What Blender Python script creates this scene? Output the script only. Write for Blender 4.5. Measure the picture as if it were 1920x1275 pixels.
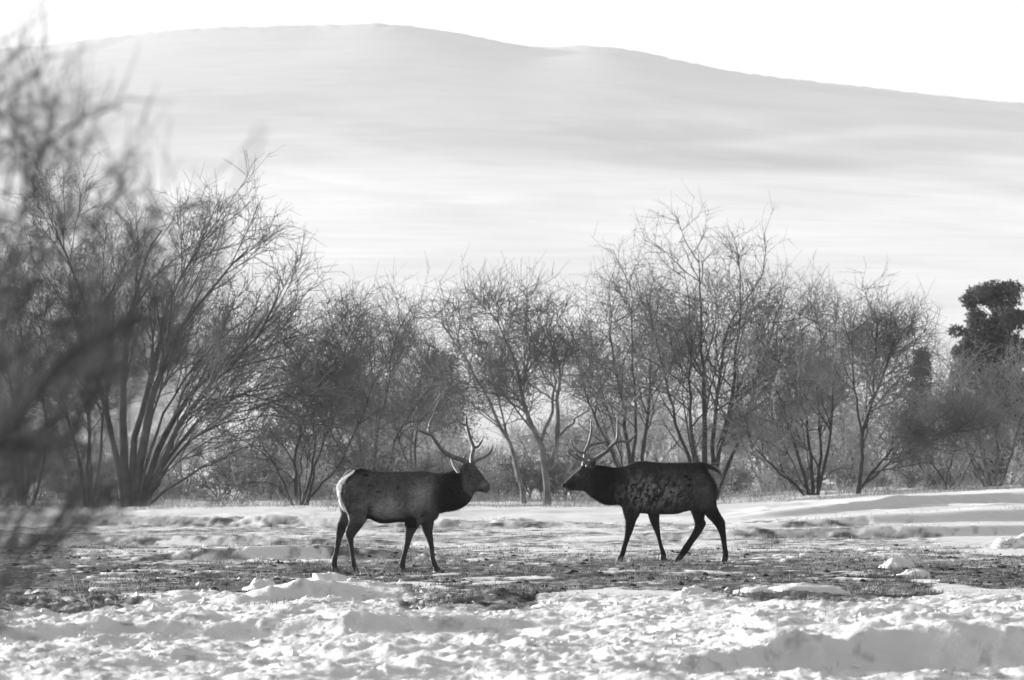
import bpy, math, random
import numpy as np
from mathutils import Vector

R = math.radians
for o in list(bpy.data.objects):
    bpy.data.objects.remove(o)
S = bpy.context.scene
C = S.collection

# ------------------------------------------------------------------ camera
FPX = 12800.0            # focal length in photograph pixels (1920 wide)
CAMZ = 1.7
HOR = 855.0              # photograph row of the horizon
cd = bpy.data.cameras.new('camera')
cam = bpy.data.objects.new('camera', cd)
C.objects.link(cam)
cd.sensor_width = 36
cd.lens = 240
cd.clip_start = 0.1
cd.clip_end = 40000
cam.location = (0, 0, CAMZ)
cam.rotation_euler = (R(90) + math.atan((HOR - 637.5) / FPX), 0, 0)
cd.dof.use_dof = True
cd.dof.focus_distance = 104
cd.dof.aperture_fstop = 7.5
cd.dof.aperture_blades = 0
S.camera = cam

# ------------------------------------------------------------------ light
SUN_EL = 9.5
SUN_AZ = 54.0            # degrees to the left of the viewing direction (+Y)
w = bpy.data.worlds.new('World')
S.world = w
w.use_nodes = True
nt = w.node_tree
bg = nt.nodes['Background']
sky = nt.nodes.new('ShaderNodeTexSky')
sky.sky_type = 'NISHITA'
sky.sun_disc = False
sky.sun_elevation = R(SUN_EL)
sky.sun_rotation = R(-SUN_AZ)
sky.air_density = 1.0
sky.dust_density = 3.0
bw = nt.nodes.new('ShaderNodeRGBToBW')         # black-and-white photograph
nt.links.new(sky.outputs[0], bw.inputs[0])
nt.links.new(bw.outputs[0], bg.inputs[0])
bg.inputs[1].default_value = 0.14
sd = bpy.data.lights.new('sun', 'SUN')
sd.energy = 5.0
sd.angle = R(0.53)
sd.color = (1, 1, 1)
sun = bpy.data.objects.new('sun', sd)
C.objects.link(sun)
el, az = R(SUN_EL), R(SUN_AZ)
sdir = Vector((-math.sin(az) * math.cos(el), math.cos(az) * math.cos(el), math.sin(el)))
sun.rotation_euler = sdir.to_track_quat('Z', 'Y').to_euler()
sun.location = sdir * 50

S.view_settings.view_transform = 'Standard'
S.view_settings.look = 'None'
S.view_settings.gamma = 1
S.view_settings.use_curve_mapping = False
S.view_settings.exposure = 1.05
S.cycles.volume_bounces = 1
S.cycles.transparent_max_bounces = 16

# ------------------------------------------------------------------ numpy noise
def _hash(ix, iy, seed):
    h = (ix.astype(np.int64) * 374761393 + iy.astype(np.int64) * 668265263 + seed * 974634777) & 0xFFFFFFFF
    h = ((h ^ (h >> 13)) * 1274126177) & 0xFFFFFFFF
    h = h ^ (h >> 16)
    return (h & 0xFFFFFF) / float(0xFFFFFF)

def vnoise(x, y, seed=0):
    x0 = np.floor(x); y0 = np.floor(y)
    fx = x - x0; fy = y - y0
    fx = fx * fx * fx * (fx * (fx * 6 - 15) + 10); fy = fy * fy * fy * (fy * (fy * 6 - 15) + 10)
    a = _hash(x0, y0, seed); b = _hash(x0 + 1, y0, seed)
    c = _hash(x0, y0 + 1, seed); d = _hash(x0 + 1, y0 + 1, seed)
    return (a * (1 - fx) + b * fx) * (1 - fy) + (c * (1 - fx) + d * fx) * fy

def fbm(x, y, octv=4, seed=0, gain=0.5):
    s = 0; a = 1; t = 0
    for i in range(octv):
        ca, sa = math.cos(i * 1.1), math.sin(i * 1.1)
        s = s + a * vnoise((x * ca - y * sa) * 2 ** i + 17.3 * i, (x * sa + y * ca) * 2 ** i - 9.1 * i, seed + i)
        t += a; a *= gain
    return s / t

def sstep(a, b, x):
    t = np.clip((x - a) / (b - a), 0, 1)
    return t * t * (3 - 2 * t)

# ------------------------------------------------------------------ object helpers
def tag(o, label=None, cat=None, group=None, kind=None):
    if label: o['label'] = label
    if cat: o['category'] = cat
    if group: o['group'] = group
    if kind: o['kind'] = kind
    return o

def empty(name, loc, rz=0.0):
    o = bpy.data.objects.new(name, None)
    C.objects.link(o)
    o.location = loc
    o.rotation_euler = (0, 0, rz)
    o.empty_display_size = 0.2
    return o

def np_mesh(name, verts, faces, nside, smooth=True, col=None):
    """verts (n,3), faces (m,nside) numpy -> mesh"""
    me = bpy.data.meshes.new(name)
    nv, nf = len(verts), len(faces)
    me.vertices.add(nv)
    me.vertices.foreach_set('co', np.asarray(verts, dtype=np.float32).ravel())
    me.loops.add(nf * nside)
    me.polygons.add(nf)
    me.loops.foreach_set('vertex_index', np.asarray(faces, dtype=np.int32).ravel())
    me.polygons.foreach_set('loop_start', np.arange(nf, dtype=np.int32) * nside)
    me.polygons.foreach_set('loop_total', np.full(nf, nside, dtype=np.int32))
    me.polygons.foreach_set('use_smooth', np.full(nf, smooth, dtype=bool))
    me.update(calc_edges=True)
    if col is not None:
        at = me.attributes.new('tone', 'FLOAT', 'POINT')
        at.data.foreach_set('value', np.asarray(col, dtype=np.float32))
    return me

def link(name, me, mat=None, parent=None):
    o = bpy.data.objects.new(name, me)
    C.objects.link(o)
    if mat is not None and not me.materials:
        me.materials.append(mat)
    if parent is not None:
        o.parent = parent
    return o

def kids(o):
    return [c for c in bpy.data.objects if c.parent == o]

def copy_tree(o, parent=None, ch=None):
    c = o.copy()
    C.objects.link(c)
    c.parent = parent
    for k in (ch if ch is not None else kids(o)):
        copy_tree(k, c)
    return c

def grey(v):
    return (v, v, v, 1)

def mat(name, base=0.2, rough=0.9, noise_scale=8.0, var=0.35, bump=0.3, bump_scale=60.0,
        attr=False, spec=0.2, transl=0.0, sheen=0.0, sss=0.0, bump_dist=0.01):
    m = bpy.data.materials.new(name)
    m.use_nodes = True
    n = m.node_tree
    b = n.nodes['Principled BSDF']
    out = n.nodes['Material Output']
    tc = n.nodes.new('ShaderNodeTexCoord')
    nz = n.nodes.new('ShaderNodeTexNoise')
    nz.inputs['Scale'].default_value = noise_scale
    nz.inputs['Detail'].default_value = 6
    n.links.new(tc.outputs['Object'], nz.inputs['Vector'])
    mr = n.nodes.new('ShaderNodeMapRange')
    mr.inputs[1].default_value = 0.3; mr.inputs[2].default_value = 0.7
    mr.inputs[3].default_value = 1 - var; mr.inputs[4].default_value = 1 + var
    n.links.new(nz.outputs[0], mr.inputs[0])
    mu = n.nodes.new('ShaderNodeMath'); mu.operation = 'MULTIPLY'
    n.links.new(mr.outputs[0], mu.inputs[0])
    if attr:
        a = n.nodes.new('ShaderNodeAttribute'); a.attribute_name = 'tone'
        n.links.new(a.outputs['Fac'], mu.inputs[1])
    else:
        mu.inputs[1].default_value = base
    mu.use_clamp = True
    n.links.new(mu.outputs[0], b.inputs['Base Color'])
    b.inputs['Roughness'].default_value = rough
    b.inputs['Specular IOR Level'].default_value = spec
    if sheen: b.inputs['Sheen Weight'].default_value = sheen
    if bump:
        nb = n.nodes.new('ShaderNodeTexNoise')
        nb.inputs['Scale'].default_value = bump_scale
        nb.inputs['Detail'].default_value = 4
        n.links.new(tc.outputs['Object'], nb.inputs['Vector'])
        bp = n.nodes.new('ShaderNodeBump')
        bp.inputs['Strength'].default_value = bump
        bp.inputs['Distance'].default_value = bump_dist
        n.links.new(nb.outputs[0], bp.inputs['Height'])
        n.links.new(bp.outputs[0], b.inputs['Normal'])
    if transl:
        t = n.nodes.new('ShaderNodeBsdfTranslucent')
        n.links.new(mu.outputs[0], t.inputs[0])
        mx = n.nodes.new('ShaderNodeMixShader'); mx.inputs[0].default_value = transl
        n.links.new(b.outputs[0], mx.inputs[1]); n.links.new(t.outputs[0], mx.inputs[2])
        n.links.new(mx.outputs[0], out.inputs[0])
    return m

M = {
    'ground': mat('snow_and_turf', attr=True, noise_scale=3.0, var=0.06, bump=0.5, bump_scale=22.0, bump_dist=0.03, spec=0.25, rough=0.75),
    'hill': mat('hillside', attr=True, noise_scale=0.02, var=0.05, bump=0, spec=0.05),
    'soil': mat('soil', base=0.03, noise_scale=12, var=0.5, bump=0, spec=.1),
    'snow': mat('snow', base=0.82, noise_scale=6, var=0.06, bump=0.6, bump_scale=25, bump_dist=0.02, rough=0.7),
    'grass': mat('dry_grass', attr=True, noise_scale=2, var=0.25, bump=0, transl=0.35),
    'bark': mat('bark', base=0.06, noise_scale=3.0, var=0.45, bump=0.5, bump_scale=30, spec=0.25, bump_dist=0.02),
    'palebark': mat('pale_bark', base=0.17, noise_scale=3.0, var=0.5, bump=0.5, bump_scale=30, spec=0.25, bump_dist=0.02),
    'twig': mat('twigs', base=0.17, noise_scale=0.8, var=0.45, bump=0, spec=0.3, rough=0.7),
    'paletwig': mat('pale_twigs', base=0.34, noise_scale=0.8, var=0.4, bump=0, spec=0.3, rough=0.7),
    'nearbark': mat('dark_bark', base=0.05, noise_scale=9, var=0.4, bump=0.3, bump_scale=60, spec=0.2),
    'neartwig': mat('dark_twigs', base=0.12, noise_scale=3, var=0.4, bump=0, spec=0.2),
    'needle': mat('needles', base=0.10, noise_scale=1.5, var=0.4, bump=0, transl=0.15),
    'coat': mat('coat', attr=True, noise_scale=38, var=0.3, bump=0.7, bump_scale=55, sheen=0.03, spec=0.06, bump_dist=0.012),
    'fur': mat('fur', attr=True, noise_scale=45, var=0.35, bump=0, transl=0.5, spec=0.1),
    'antler': mat('antler_bone', attr=True, noise_scale=14, var=0.35, bump=0.5, bump_scale=90, spec=0.4, rough=0.5, bump_dist=0.004),
    'hoof': mat('hoof_horn', base=0.025, noise_scale=20, var=0.3, bump=0.2, spec=0.4, rough=0.5),
    'eye': mat('eye', base=0.008, noise_scale=5, var=0.1, bump=0, spec=0.6, rough=0.12),
    'nose': mat('nose_skin', base=0.008, noise_scale=60, var=0.3, bump=0.5, bump_scale=150, spec=0.15, rough=0.6),
}

# ------------------------------------------------------------------ terrain
def px2x(px, d):
    return (px - 960.0) * d / FPX

def crest(x, y, xs, ys, hs, face, back):
    """a drift: steep face towards the viewer, long lit back; crest line y(x), height h(x)"""
    yc = np.interp(x, xs, ys)
    hh = np.interp(x, xs, hs)
    t = y - yc
    f = np.where(t < 0, sstep(-face, 0, t), np.exp(-np.clip(t, 0, None) / back))
    return hh * f

def bare_amount(x, y):
    """0 = snow, 1 = turf and soil showing"""
    px = 960 + x * FPX / np.maximum(y, 5)
    n = fbm(x * 0.55, y * 0.16, 5, 11, 0.62)
    n2 = fbm(x * 2.2 + 5, y * 0.8, 4, 31, 0.65)
    near = np.interp(x, [-9, -5.7, -3.9, -2.7, -1.6, -.95, -.1, .7, 1.7, 2.6, 3.8, 5, 5.7, 9], [74, 71, 76, 84, 80, 73, 73, 83, 86, 76, 74, 80, 86, 84]) + 9 * (fbm(x * .9, y * .12, 3, 5) - .5) * 2 + 2
    band = sstep(near - 4, near + 4, y) * (1 - sstep(106, 122, y))
    mid = 0.62 * sstep(106, 116, y) * (1 - sstep(160, 180, y)) * sstep(-0.2, 0.4, 1 - np.abs(x + 3) / 12)
    far = 0.45 * sstep(200, 235, y) * (1 - sstep(300, 420, y))
    leftflat = sstep(-8, -5.5, x) * (1 - sstep(-3.6, -1.8, x)) * sstep(105, 108, y) * (1 - sstep(116, 120, y))
    v = band * 1.0 + mid * 0.95 + far * 0.35 - leftflat * 0.6
    v = v - 0.9 * np.exp(-((x + 2.1) / 1.5) ** 2 - ((y - 76) / 3.0) ** 2)
    v = v + (n - 0.5) * 2.3 * (0.2 + band + mid) + (n2 - 0.5) * 2.0 * (0.15 + band + mid) - 0.12
    return np.clip(sstep(0.16, 0.42, v), 0, 1)

def height(x, y, detail=True):
    x = np.asarray(x, dtype=float); y = np.asarray(y, dtype=float)
    d = np.clip(y, 0, None)
    z = 2.6e-5 * np.clip(d - 250, 0, None) ** 2
    # ground climbs a little towards the right of the far edge
    z = z + 0.55 * sstep(2, 18, x) * sstep(110, 230, y) * (1 - sstep(280, 700, y)) - 0.05 * sstep(2, 16, -x) * sstep(120, 230, y)
    z = z + 0.28 * (fbm(x * 0.045, y * 0.03, 3, 3) - 0.5) * sstep(115, 150, y)
    # named drifts
    z = z + crest(x, y, [-1.2, 0.6, 1.5, 2.2, 3.2, 4.6, 8], [51, 52.0, 53.2, 54.6, 55.2, 55.2, 55], [0, 0.04, 0.16, 0.27, 0.31, 0.32, 0.32], 1.0, 9) - 0.08 * sstep(0.6, 2.4, x) * (1 - sstep(54, 58, y))
    z = z + crest(x, y, [-9, -6.2, -5, -3.2, -2.2, -1], [110, 110, 111, 112.5, 113, 113], [0, .05, .17, .22, .16, 0], 1.2, 8)
    z = z + crest(x, y, [5, 8.5, 11, 14, 20, 30], [172, 178, 188, 192, 194, 195], [0, .18, .30, .32, .28, .2], 1.8, 16)
    z = z + crest(x, y, [0.5, 4, 8, 11, 16, 24], [136, 139, 141, 144, 146, 146], [0, .16, .22, .2, .25, .2], 1.8, 9)
    z = z + crest(x, y, [4, 8, 12, 20], [152, 157, 160, 162], [0, .22, .26, .2], 1.8, 10)
    z = z + crest(x, y, [-16, -10, -4, 0, 3], [168, 170, 168, 166, 165], [.2, .24, .2, .15, 0], 2.0, 9)
    z = z + crest(x, y, [-16, -10, -4, 0], [132, 134, 131, 130], [.15, .2, .12, 0], 1.6, 6)
    z = z + crest(x, y, [-5, -3.1, -2.4, -1.7, -1.0, 0.2], [75, 75.6, 77, 77.4, 77, 76], [0, .10, .24, .22, .12, 0], 1.1, 3)
    z = z + crest(x, y, [-6, -4.5, -3, -1.5, 0, 2], [60, 60.5, 62.4, 62, 63, 62], [.02, .14, .12, .14, .08, 0], 1.0, 4)
    if not detail:
        return z
    b = bare_amount(x, y)
    nearw = (1 - sstep(74, 86, y)) * sstep(20, 40, y)
    # smoother on the big drift face at the right
    smooth_zone = sstep(1.6, 3.0, x) * (1 - sstep(56, 58, y))
    rough = nearw * (1 - 0.25 * smooth_zone)
    n1 = fbm(x * 0.9, y * 0.45, 4, 41, 0.5)
    ridged = 1 - np.abs(2 * fbm(x * 0.8 + y * 0.25, y * 0.42, 3, 51, 0.45) - 1)
    lum = fbm(x * 3.4, y * 1.5, 3, 61, 0.55)
    ch = fbm(x * 8.0, y * 3.6, 2, 71, 0.5)
    ridg2 = 1 - np.abs(2 * fbm(x * 1.0 + y * 0.7, y * 1.1 - x * .2, 4, 57, 0.55) - 1)
    z = z + rough * (0.15 * (n1 - 0.5) + 0.07 * (ridged ** 3) + 0.07 * ridg2 ** 3 + 0.014 * (1 - np.abs(2 * fbm(x * 4.2, y * 2.1 + x, 3, 59, 0.6) - 1)) ** 3 + 0.014 * (sstep(0.35, 0.7, lum) - 0.4) + 0.012 * sstep(0.55, 0.75, ch))
    # far snow: long low sastrugi
    fw = sstep(84, 100, y) * (1 - sstep(300, 600, y))
    r2 = 1 - np.abs(2 * fbm(x * 0.16 - y * 0.02, y * 0.10, 4, 81, 0.5) - 1)
    z = z + fw * (1 - b) * ((0.03 + 0.11 * sstep(150, 185, y)) * r2 ** 3 + 0.035 * (fbm(x * 0.9, y * 0.4, 3, 91) - 0.5))
    # crust thickness where snow lies, tussocks where it is bare
    bandw = sstep(70, 80, y) * (1 - sstep(118, 135, y))
    z = z + (1 - b) * (0.014 * bandw)
    z = z + b * 0.09 * (fbm(x * 2.2, y * 1.3, 3, 101, 0.6) - 0.5)
    # land under the deer kept level
    lev = np.exp(-((x + 1.45) / 1.3) ** 4 - ((y - 100) / 1.4) ** 4)
    lev2 = np.exp(-((x - 2.05) / 1.5) ** 4 - ((y - 106.3) / 1.4) ** 4)
    z = z * (1 - lev) + 0.0 * lev
    z = z * (1 - lev2) + D2Z * lev2
    return z

D2Z = 0.06

def build_ground():
    fine = np.concatenate([np.arange(45, 84, 0.11), np.arange(84, 126, 0.16), np.arange(126, 200, 0.36), np.arange(200, 262, 0.6)])
    near = np.linspace(-200, 20, 14)
    n2 = np.linspace(24, 44, 40)
    far = 265 + (np.linspace(0, 1, 110) ** 1.6) * 960
    Y = np.concatenate([near, n2, fine, far])
    uf = np.linspace(-0.092, 0.092, 470)
    uo = 0.092 + (np.linspace(0, 1, 26)[1:] ** 2.2) * 2.6
    U = np.concatenate([-uo[::-1], uf, uo])
    yy, uu = np.meshgrid(Y, U, indexing='ij')
    dd = np.maximum(yy, 30)
    xx = uu * dd
    zz = height(xx, yy)
    b = bare_amount(xx, yy)
    n = fbm(xx * 2.5, yy * 1.2, 4, 131, 0.6)
    turf = 0.025 + 0.13 * sstep(0.35, 0.75, n) + 0.36 * sstep(104, 118, yy) * sstep(.3, .6, n)
    snow = 0.80 - 0.05 * fbm(xx * 0.5, yy * 0.3, 3, 141)
    # frost and thin snow sprinkled over the turf
    spr = sstep(0.55, 0.72, fbm(xx * 6, yy * 2.4, 3, 151, 0.6))
    turf = turf + spr * 0.30
    tone = snow * (1 - b) + turf * b
    # dry litter blown over the snow
    lit = sstep(0.66, 0.80, fbm(xx * 5, yy * 1.3, 3, 161, 0.6)) * sstep(105, 125, yy) * (1 - sstep(140, 160, yy)) * 0.45
    lit2 = sstep(0.56, 0.76, fbm(xx * 5, yy * 2.2, 4, 171, 0.65)) * (1 - sstep(80, 100, yy)) * 0.38
    tone = tone * (1 - lit - lit2)
    nr, nc = xx.shape
    v = np.stack([xx, yy, zz], -1).reshape(-1, 3)
    i = np.arange(nr * nc).reshape(nr, nc)
    f = np.stack([i[:-1, :-1], i[:-1, 1:], i[1:, 1:], i[1:, :-1]], -1).reshape(-1, 4)
    me = np_mesh('ground', v, f, 4, True, tone.ravel())
    o = link('ground', me, M['ground'])
    tag(o, 'snow covered meadow with turf showing through in patches', None, None, 'structure')
    return o

def build_hills():
    # main hill: skyline given by elevation angle
    sx = np.array([-400, -150, 0, 90, 200, 300, 420, 520, 640, 700, 760, 840, 920, 1000, 1050, 1110, 1160, 1230, 1310, 1400, 1500, 1600, 1700, 1800, 1920, 2100, 2500])
    sy = np.array([150, 110, 92, 84, 70, 58, 50, 48, 46, 42, 46, 58, 74, 91, 88, 83, 88, 102, 122, 138, 150, 160, 172, 184, 194, 215, 260])
    D0, D1 = 1150.0, 6000.0
    nd, nx = 300, 420
    t = np.linspace(0, 1, nd)
    dd = np.concatenate([D0 + (D1 - D0) * t, D1 + np.array([30, 90, 250, 600, 1500])])
    x1 = np.linspace(-0.16, 0.16, nx)
    xo = 0.16 + np.linspace(0, 1, 20)[1:] ** 1.5 * 1.4
    uu = np.concatenate([-xo[::-1], x1, xo])
    D, U = np.meshgrid(dd, uu, indexing='ij')
    X = U * 6000.0 * (0.55 + 0.45 * np.clip(D / 6000.0, 0, 1))
    top = (HOR - np.interp(960 + X / 6000.0 * FPX, sx, sy)) / FPX
    top = top * (1 - 0.5 * sstep(1200, 6000, np.abs(X)))
    base = 0.0166
    T = np.clip((D - D0) / (D1 - D0), 0, 1)
    xs_ = np.linspace(-3000, 3000, 601)
    raw = (HOR - np.interp(960 + xs_ / 6000.0 * FPX, sx, sy)) / FPX
    k1 = np.hanning(9); k1 /= k1.sum(); k2 = np.hanning(101); k2 /= k2.sum()
    fine_ = np.convolve(np.pad(raw, 4, 'edge'), k1, 'valid'); broad = np.convolve(np.pad(raw, 50, 'edge'), k2, 'valid')
    sidef = (1 - 0.5 * sstep(1200, 6000, np.abs(X)))
    top = np.interp(X, xs_, fine_) * sidef; topb = np.interp(X, xs_, broad) * sidef
    ang = base + (topb - base) * (T ** 0.8) + (top - topb) * T ** 14
    Z = CAMZ + ang * np.minimum(D, D1 + 0 * D)
    Z = Z - np.where(D > D1, (D - D1) * 0.12, 0)
    Z = Z - 3 * (1 - sstep(0, 0.015, T))
    n = fbm(X * 0.0035, D * 0.0011, 4, 201, 0.45) - 0.5
    Z = Z + 9 * n * np.sin(np.pi * np.clip(T, 0, 1)) ** 1
    # shallow gullies running down
    g = 1 - np.abs(2 * fbm(X * 0.006 + D * 0.0012, D * 0.0008, 3, 221, 0.5) - 1)
    Z = Z - 1.2 * g ** 2 * np.sin(np.pi * np.clip(T, 0, 1))
    # scrub on the skyline
    Z = Z + sstep(0.97, 1.0, T) * (3.0 * (fbm(X * 0.22, D * 0.02, 4, 231, 0.7) - 0.4))
    sn = fbm(X * 0.004 - D * 0.0006, D * 0.0012, 5, 241, 0.5)
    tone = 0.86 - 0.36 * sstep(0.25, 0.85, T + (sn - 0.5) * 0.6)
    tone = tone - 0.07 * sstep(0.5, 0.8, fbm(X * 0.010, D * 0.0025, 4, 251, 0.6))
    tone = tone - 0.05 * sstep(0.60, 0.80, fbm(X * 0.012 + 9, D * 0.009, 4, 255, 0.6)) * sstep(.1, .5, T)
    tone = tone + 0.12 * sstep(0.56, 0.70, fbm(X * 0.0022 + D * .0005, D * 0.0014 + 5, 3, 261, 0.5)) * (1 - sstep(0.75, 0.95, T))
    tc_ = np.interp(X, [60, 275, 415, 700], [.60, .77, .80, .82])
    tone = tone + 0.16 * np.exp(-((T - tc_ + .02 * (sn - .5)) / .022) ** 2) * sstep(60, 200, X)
    tone = np.clip(tone, 0.1, 0.86)
    nr, nc = X.shape
    v = np.stack([X, D, Z], -1).reshape(-1, 3)
    i = np.arange(nr * nc).reshape(nr, nc)
    f = np.stack([i[:-1, :-1], i[:-1, 1:], i[1:, 1:], i[1:, :-1]], -1).reshape(-1, 4)
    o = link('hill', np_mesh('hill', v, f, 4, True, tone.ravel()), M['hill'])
    tag(o, 'long snowy hill rising behind the trees', None, None, 'structure')

build_ground()
build_hills()

# ------------------------------------------------------------------ haze
def build_haze(density=7.5e-5):
    low = min(v.co.z for o in C.objects if o.type == 'MESH' for v in o.data.vertices)
    x0, x1, y0, y1, z0, z1 = -12000, 12000, -250, 7800, low - 1.0, 470
    print('lowest ground', low)
    v = [(x, y, z) for z in (z0, z1) for y in (y0, y1) for x in (x0, x1)]
    f = [(0, 2, 3, 1), (4, 5, 7, 6), (0, 1, 5, 4), (2, 6, 7, 3), (0, 4, 6, 2), (1, 3, 7, 5)]
    me = bpy.data.meshes.new('haze')
    me.from_pydata(v, [], f)
    m = bpy.data.materials.new('haze')
    m.use_nodes = True
    n = m.node_tree
    n.nodes.remove(n.nodes['Principled BSDF'])
    pv = n.nodes.new('ShaderNodeVolumePrincipled')
    pv.inputs['Color'].default_value = grey(0.97)
    pv.inputs['Density'].default_value = density
    pv.inputs['Anisotropy'].default_value = 0.0
    n.links.new(pv.outputs[0], n.nodes['Material Output'].inputs['Volume'])
    me.materials.append(m)
    o = bpy.data.objects.new('haze', me)
    C.objects.link(o)
    tag(o, 'pale winter haze over the valley', 'haze', None, 'stuff')
build_haze()

# ------------------------------------------------------------------ branching
def tubes(P, Rr, sides):
    """P (n,K,3) polylines, Rr (n,K) radii -> verts, quad faces"""
    n, K, _ = P.shape
    T = np.empty_like(P)
    T[:, 1:-1] = P[:, 2:] - P[:, :-2]
    T[:, 0] = P[:, 1] - P[:, 0]
    T[:, -1] = P[:, -1] - P[:, -2]
    T /= np.linalg.norm(T, axis=2, keepdims=True) + 1e-9
    ref = np.where(np.abs(T[:, :1, 2:3]) > 0.85, np.array([1.0, 0.2, 0.0]), np.array([0.13, 0.21, 1.0]))
    A = np.cross(T, np.broadcast_to(ref, T.shape))
    A /= np.linalg.norm(A, axis=2, keepdims=True) + 1e-9
    B = np.cross(T, A)
    a = np.arange(sides) / sides * 2 * np.pi
    V = P[:, :, None, :] + Rr[:, :, None, None] * (A[:, :, None, :] * np.cos(a)[None, None, :, None] + B[:, :, None, :] * np.sin(a)[None, None, :, None])
    idx = np.arange(n * K * sides).reshape(n, K, sides)
    nx = np.roll(idx, -1, axis=2)
    F = np.stack([idx[:, :-1], nx[:, :-1], nx[:, 1:], idx[:, 1:]], -1).reshape(-1, 4)
    return V.reshape(-1, 3), F

def tube_mesh(name, parts):
    """parts: list of (P,R,sides)"""
    Vs, Fs, off = [], [], 0
    for P, Rr, s in parts:
        v, f = tubes(P, Rr, s)
        Vs.append(v); Fs.append(f + off); off += len(v)
    return np_mesh(name, np.concatenate(Vs), np.concatenate(Fs), 4, True)

def spawn(rng, P, Rr, nper, lo, hi, tmin, tmax, ang, up, wig, K, rscale, rmin, rabs=None, drop=0.0, taper=0.25):
    n, Kp, _ = P.shape
    m = n * nper
    pl_ = np.linalg.norm(np.diff(P, axis=1), axis=2).sum(1)
    w_ = pl_ ** 1.3; w_ = np.cumsum(w_ / w_.sum())
    par = np.minimum(np.searchsorted(w_, (np.arange(m) + rng.uniform(0, 1, m)) / m), n - 1)   # long branches carry more
    t = rng.uniform(tmin, tmax, m) * (Kp - 1)
    i0 = np.minimum(t.astype(int), Kp - 2)
    fr = (t - i0)[:, None]
    p0 = P[par, i0] * (1 - fr) + P[par, i0 + 1] * fr
    tg = P[par, i0 + 1] - P[par, i0]
    tg /= np.linalg.norm(tg, axis=1, keepdims=True) + 1e-9
    r0 = Rr[par, i0] * (1 - fr[:, 0]) + Rr[par, i0 + 1] * fr[:, 0]
    plen = np.linalg.norm(np.diff(P, axis=1), axis=2).sum(1)[par]
    rnd = rng.normal(size=(m, 3))
    perp = rnd - (rnd * tg).sum(1, keepdims=True) * tg
    perp /= np.linalg.norm(perp, axis=1, keepdims=True) + 1e-9
    an = np.radians(rng.uniform(ang[0], ang[1], m))[:, None]
    d = tg * np.cos(an) + perp * np.sin(an)
    d[:, 2] += up
    d /= np.linalg.norm(d, axis=1, keepdims=True)
    if isinstance(lo, str):
        L = rng.uniform(hi[0], hi[1], m)
    else:
        L = plen * rng.uniform(lo, hi, m) * (1.15 - 0.6 * t / (Kp - 1))
    Q = np.empty((m, K, 3)); Q[:, 0] = p0
    seg = (L / (K - 1))[:, None]
    for k in range(1, K):
        d = d + rng.normal(size=(m, 3)) * wig + np.array([0, 0, up * 0.35 - drop])
        d /= np.linalg.norm(d, axis=1, keepdims=True)
        Q[:, k] = Q[:, k - 1] + d * seg
    rr = np.maximum(r0 * rscale * rng.uniform(0.75, 1.0, m), rmin)
    rad = rr[:, None] * np.linspace(1, taper, K)[None, :]
    rad = np.maximum(rad, rmin * 0.5)
    return Q, rad

def resample(pts, K):
    pts = np.asarray(pts, float)
    s = np.concatenate([[0], np.cumsum(np.linalg.norm(np.diff(pts, axis=0), axis=1))])
    t = np.linspace(0, s[-1], K)
    # smooth interpolation
    out = np.stack([np.interp(t, s, pts[:, i]) for i in range(3)], -1)
    for _ in range(2):
        out[1:-1] = out[1:-1] * 0.5 + (out[:-2] + out[2:]) * 0.25
    return out

def make_tree(name, rng, stems, n1, n2, n3, n4=0, up=0.07, twl=(0.35, 0.9), r_tip=0.08, extra=0, thin=1.0, bark='bark', twig='twig',
              rmin=0.007, a1=(25, 60), a2=(28, 70), a3=(28, 75), wig=0.11, t1=0.3, l1=(0.25, 0.45), l2=(0.35, 0.6), kname='trunk'):
    """stems: list of (points, base radius) in local metres; trunk (stems and limbs) and crown (branches, twigs)"""
    root = empty(name, (0, 0, 0))
    K0 = 14
    stems = [(np.asarray(p, float), r_ * thin) for p, r_ in stems]
    base_n = len(stems)
    for _ in range(extra):
        a, b = rng.choice(base_n, 2, replace=False)
        m_ = rng.uniform(0.25, 0.75)
        q = resample(stems[a][0], 8) * m_ + resample(stems[b][0], 8) * (1 - m_)
        q[:, 1] += np.linspace(0, 1, 8) * rng.uniform(-1.6, 1.6)
        q[:, 0] += np.linspace(0, 1, 8) * rng.normal() * 0.5
        q[:, 2] = q[0, 2] + (q[:, 2] - q[0, 2]) * rng.uniform(0.65, 1.0)
        q[1:-1] += rng.normal(size=(6, 3)) * 0.06
        stems.append((q, stems[a][1] * rng.uniform(0.35, 0.6)))
    P0 = np.stack([resample(p, K0) for p, r in stems])
    P0[:, 1:-1] += rng.normal(size=P0[:, 1:-1].shape) * 0.03
    R0 = np.stack([r * np.linspace(1, r_tip, K0) ** 0.9 for p, r in stems])
    R0[:, 0] *= 1.25
    P1, R1 = spawn(rng, P0, R0, n1, l1[0], l1[1], t1, 0.98, a1, up, wig, 9, 0.62, min(0.02, rmin * 2))
    P2, R2 = spawn(rng, P1, R1, n2, l2[0], l2[1], 0.15, 1.0, a2, up, wig * 1.3, 7, 0.7, rmin * 1.4)
    P3, R3 = spawn(rng, P2, R2, n3, 'abs', (twl[0] * 1.3, twl[1] * 1.4), 0.1, 1.0, a3, up, wig, 5, 0.6, rmin)
    parts = [(P2, R2, 4), (P3, R3, 3)]
    if n4:
        P4, R4 = spawn(rng, P3, R3, n4, 'abs', twl, 0.1, 1.0, a3, up, wig, 4, 0.7, rmin * 0.8)
        parts.append((P4, R4, 3))
    # leader twigs from limb ends
    tr = link('trunk', tube_mesh('trunk', [(P0, R0, 8), (P1, R1, 5)]), M[bark], root)
    cr = link('crown', tube_mesh('crown', parts), M[twig], root)
    return root, [tr, cr]

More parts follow.
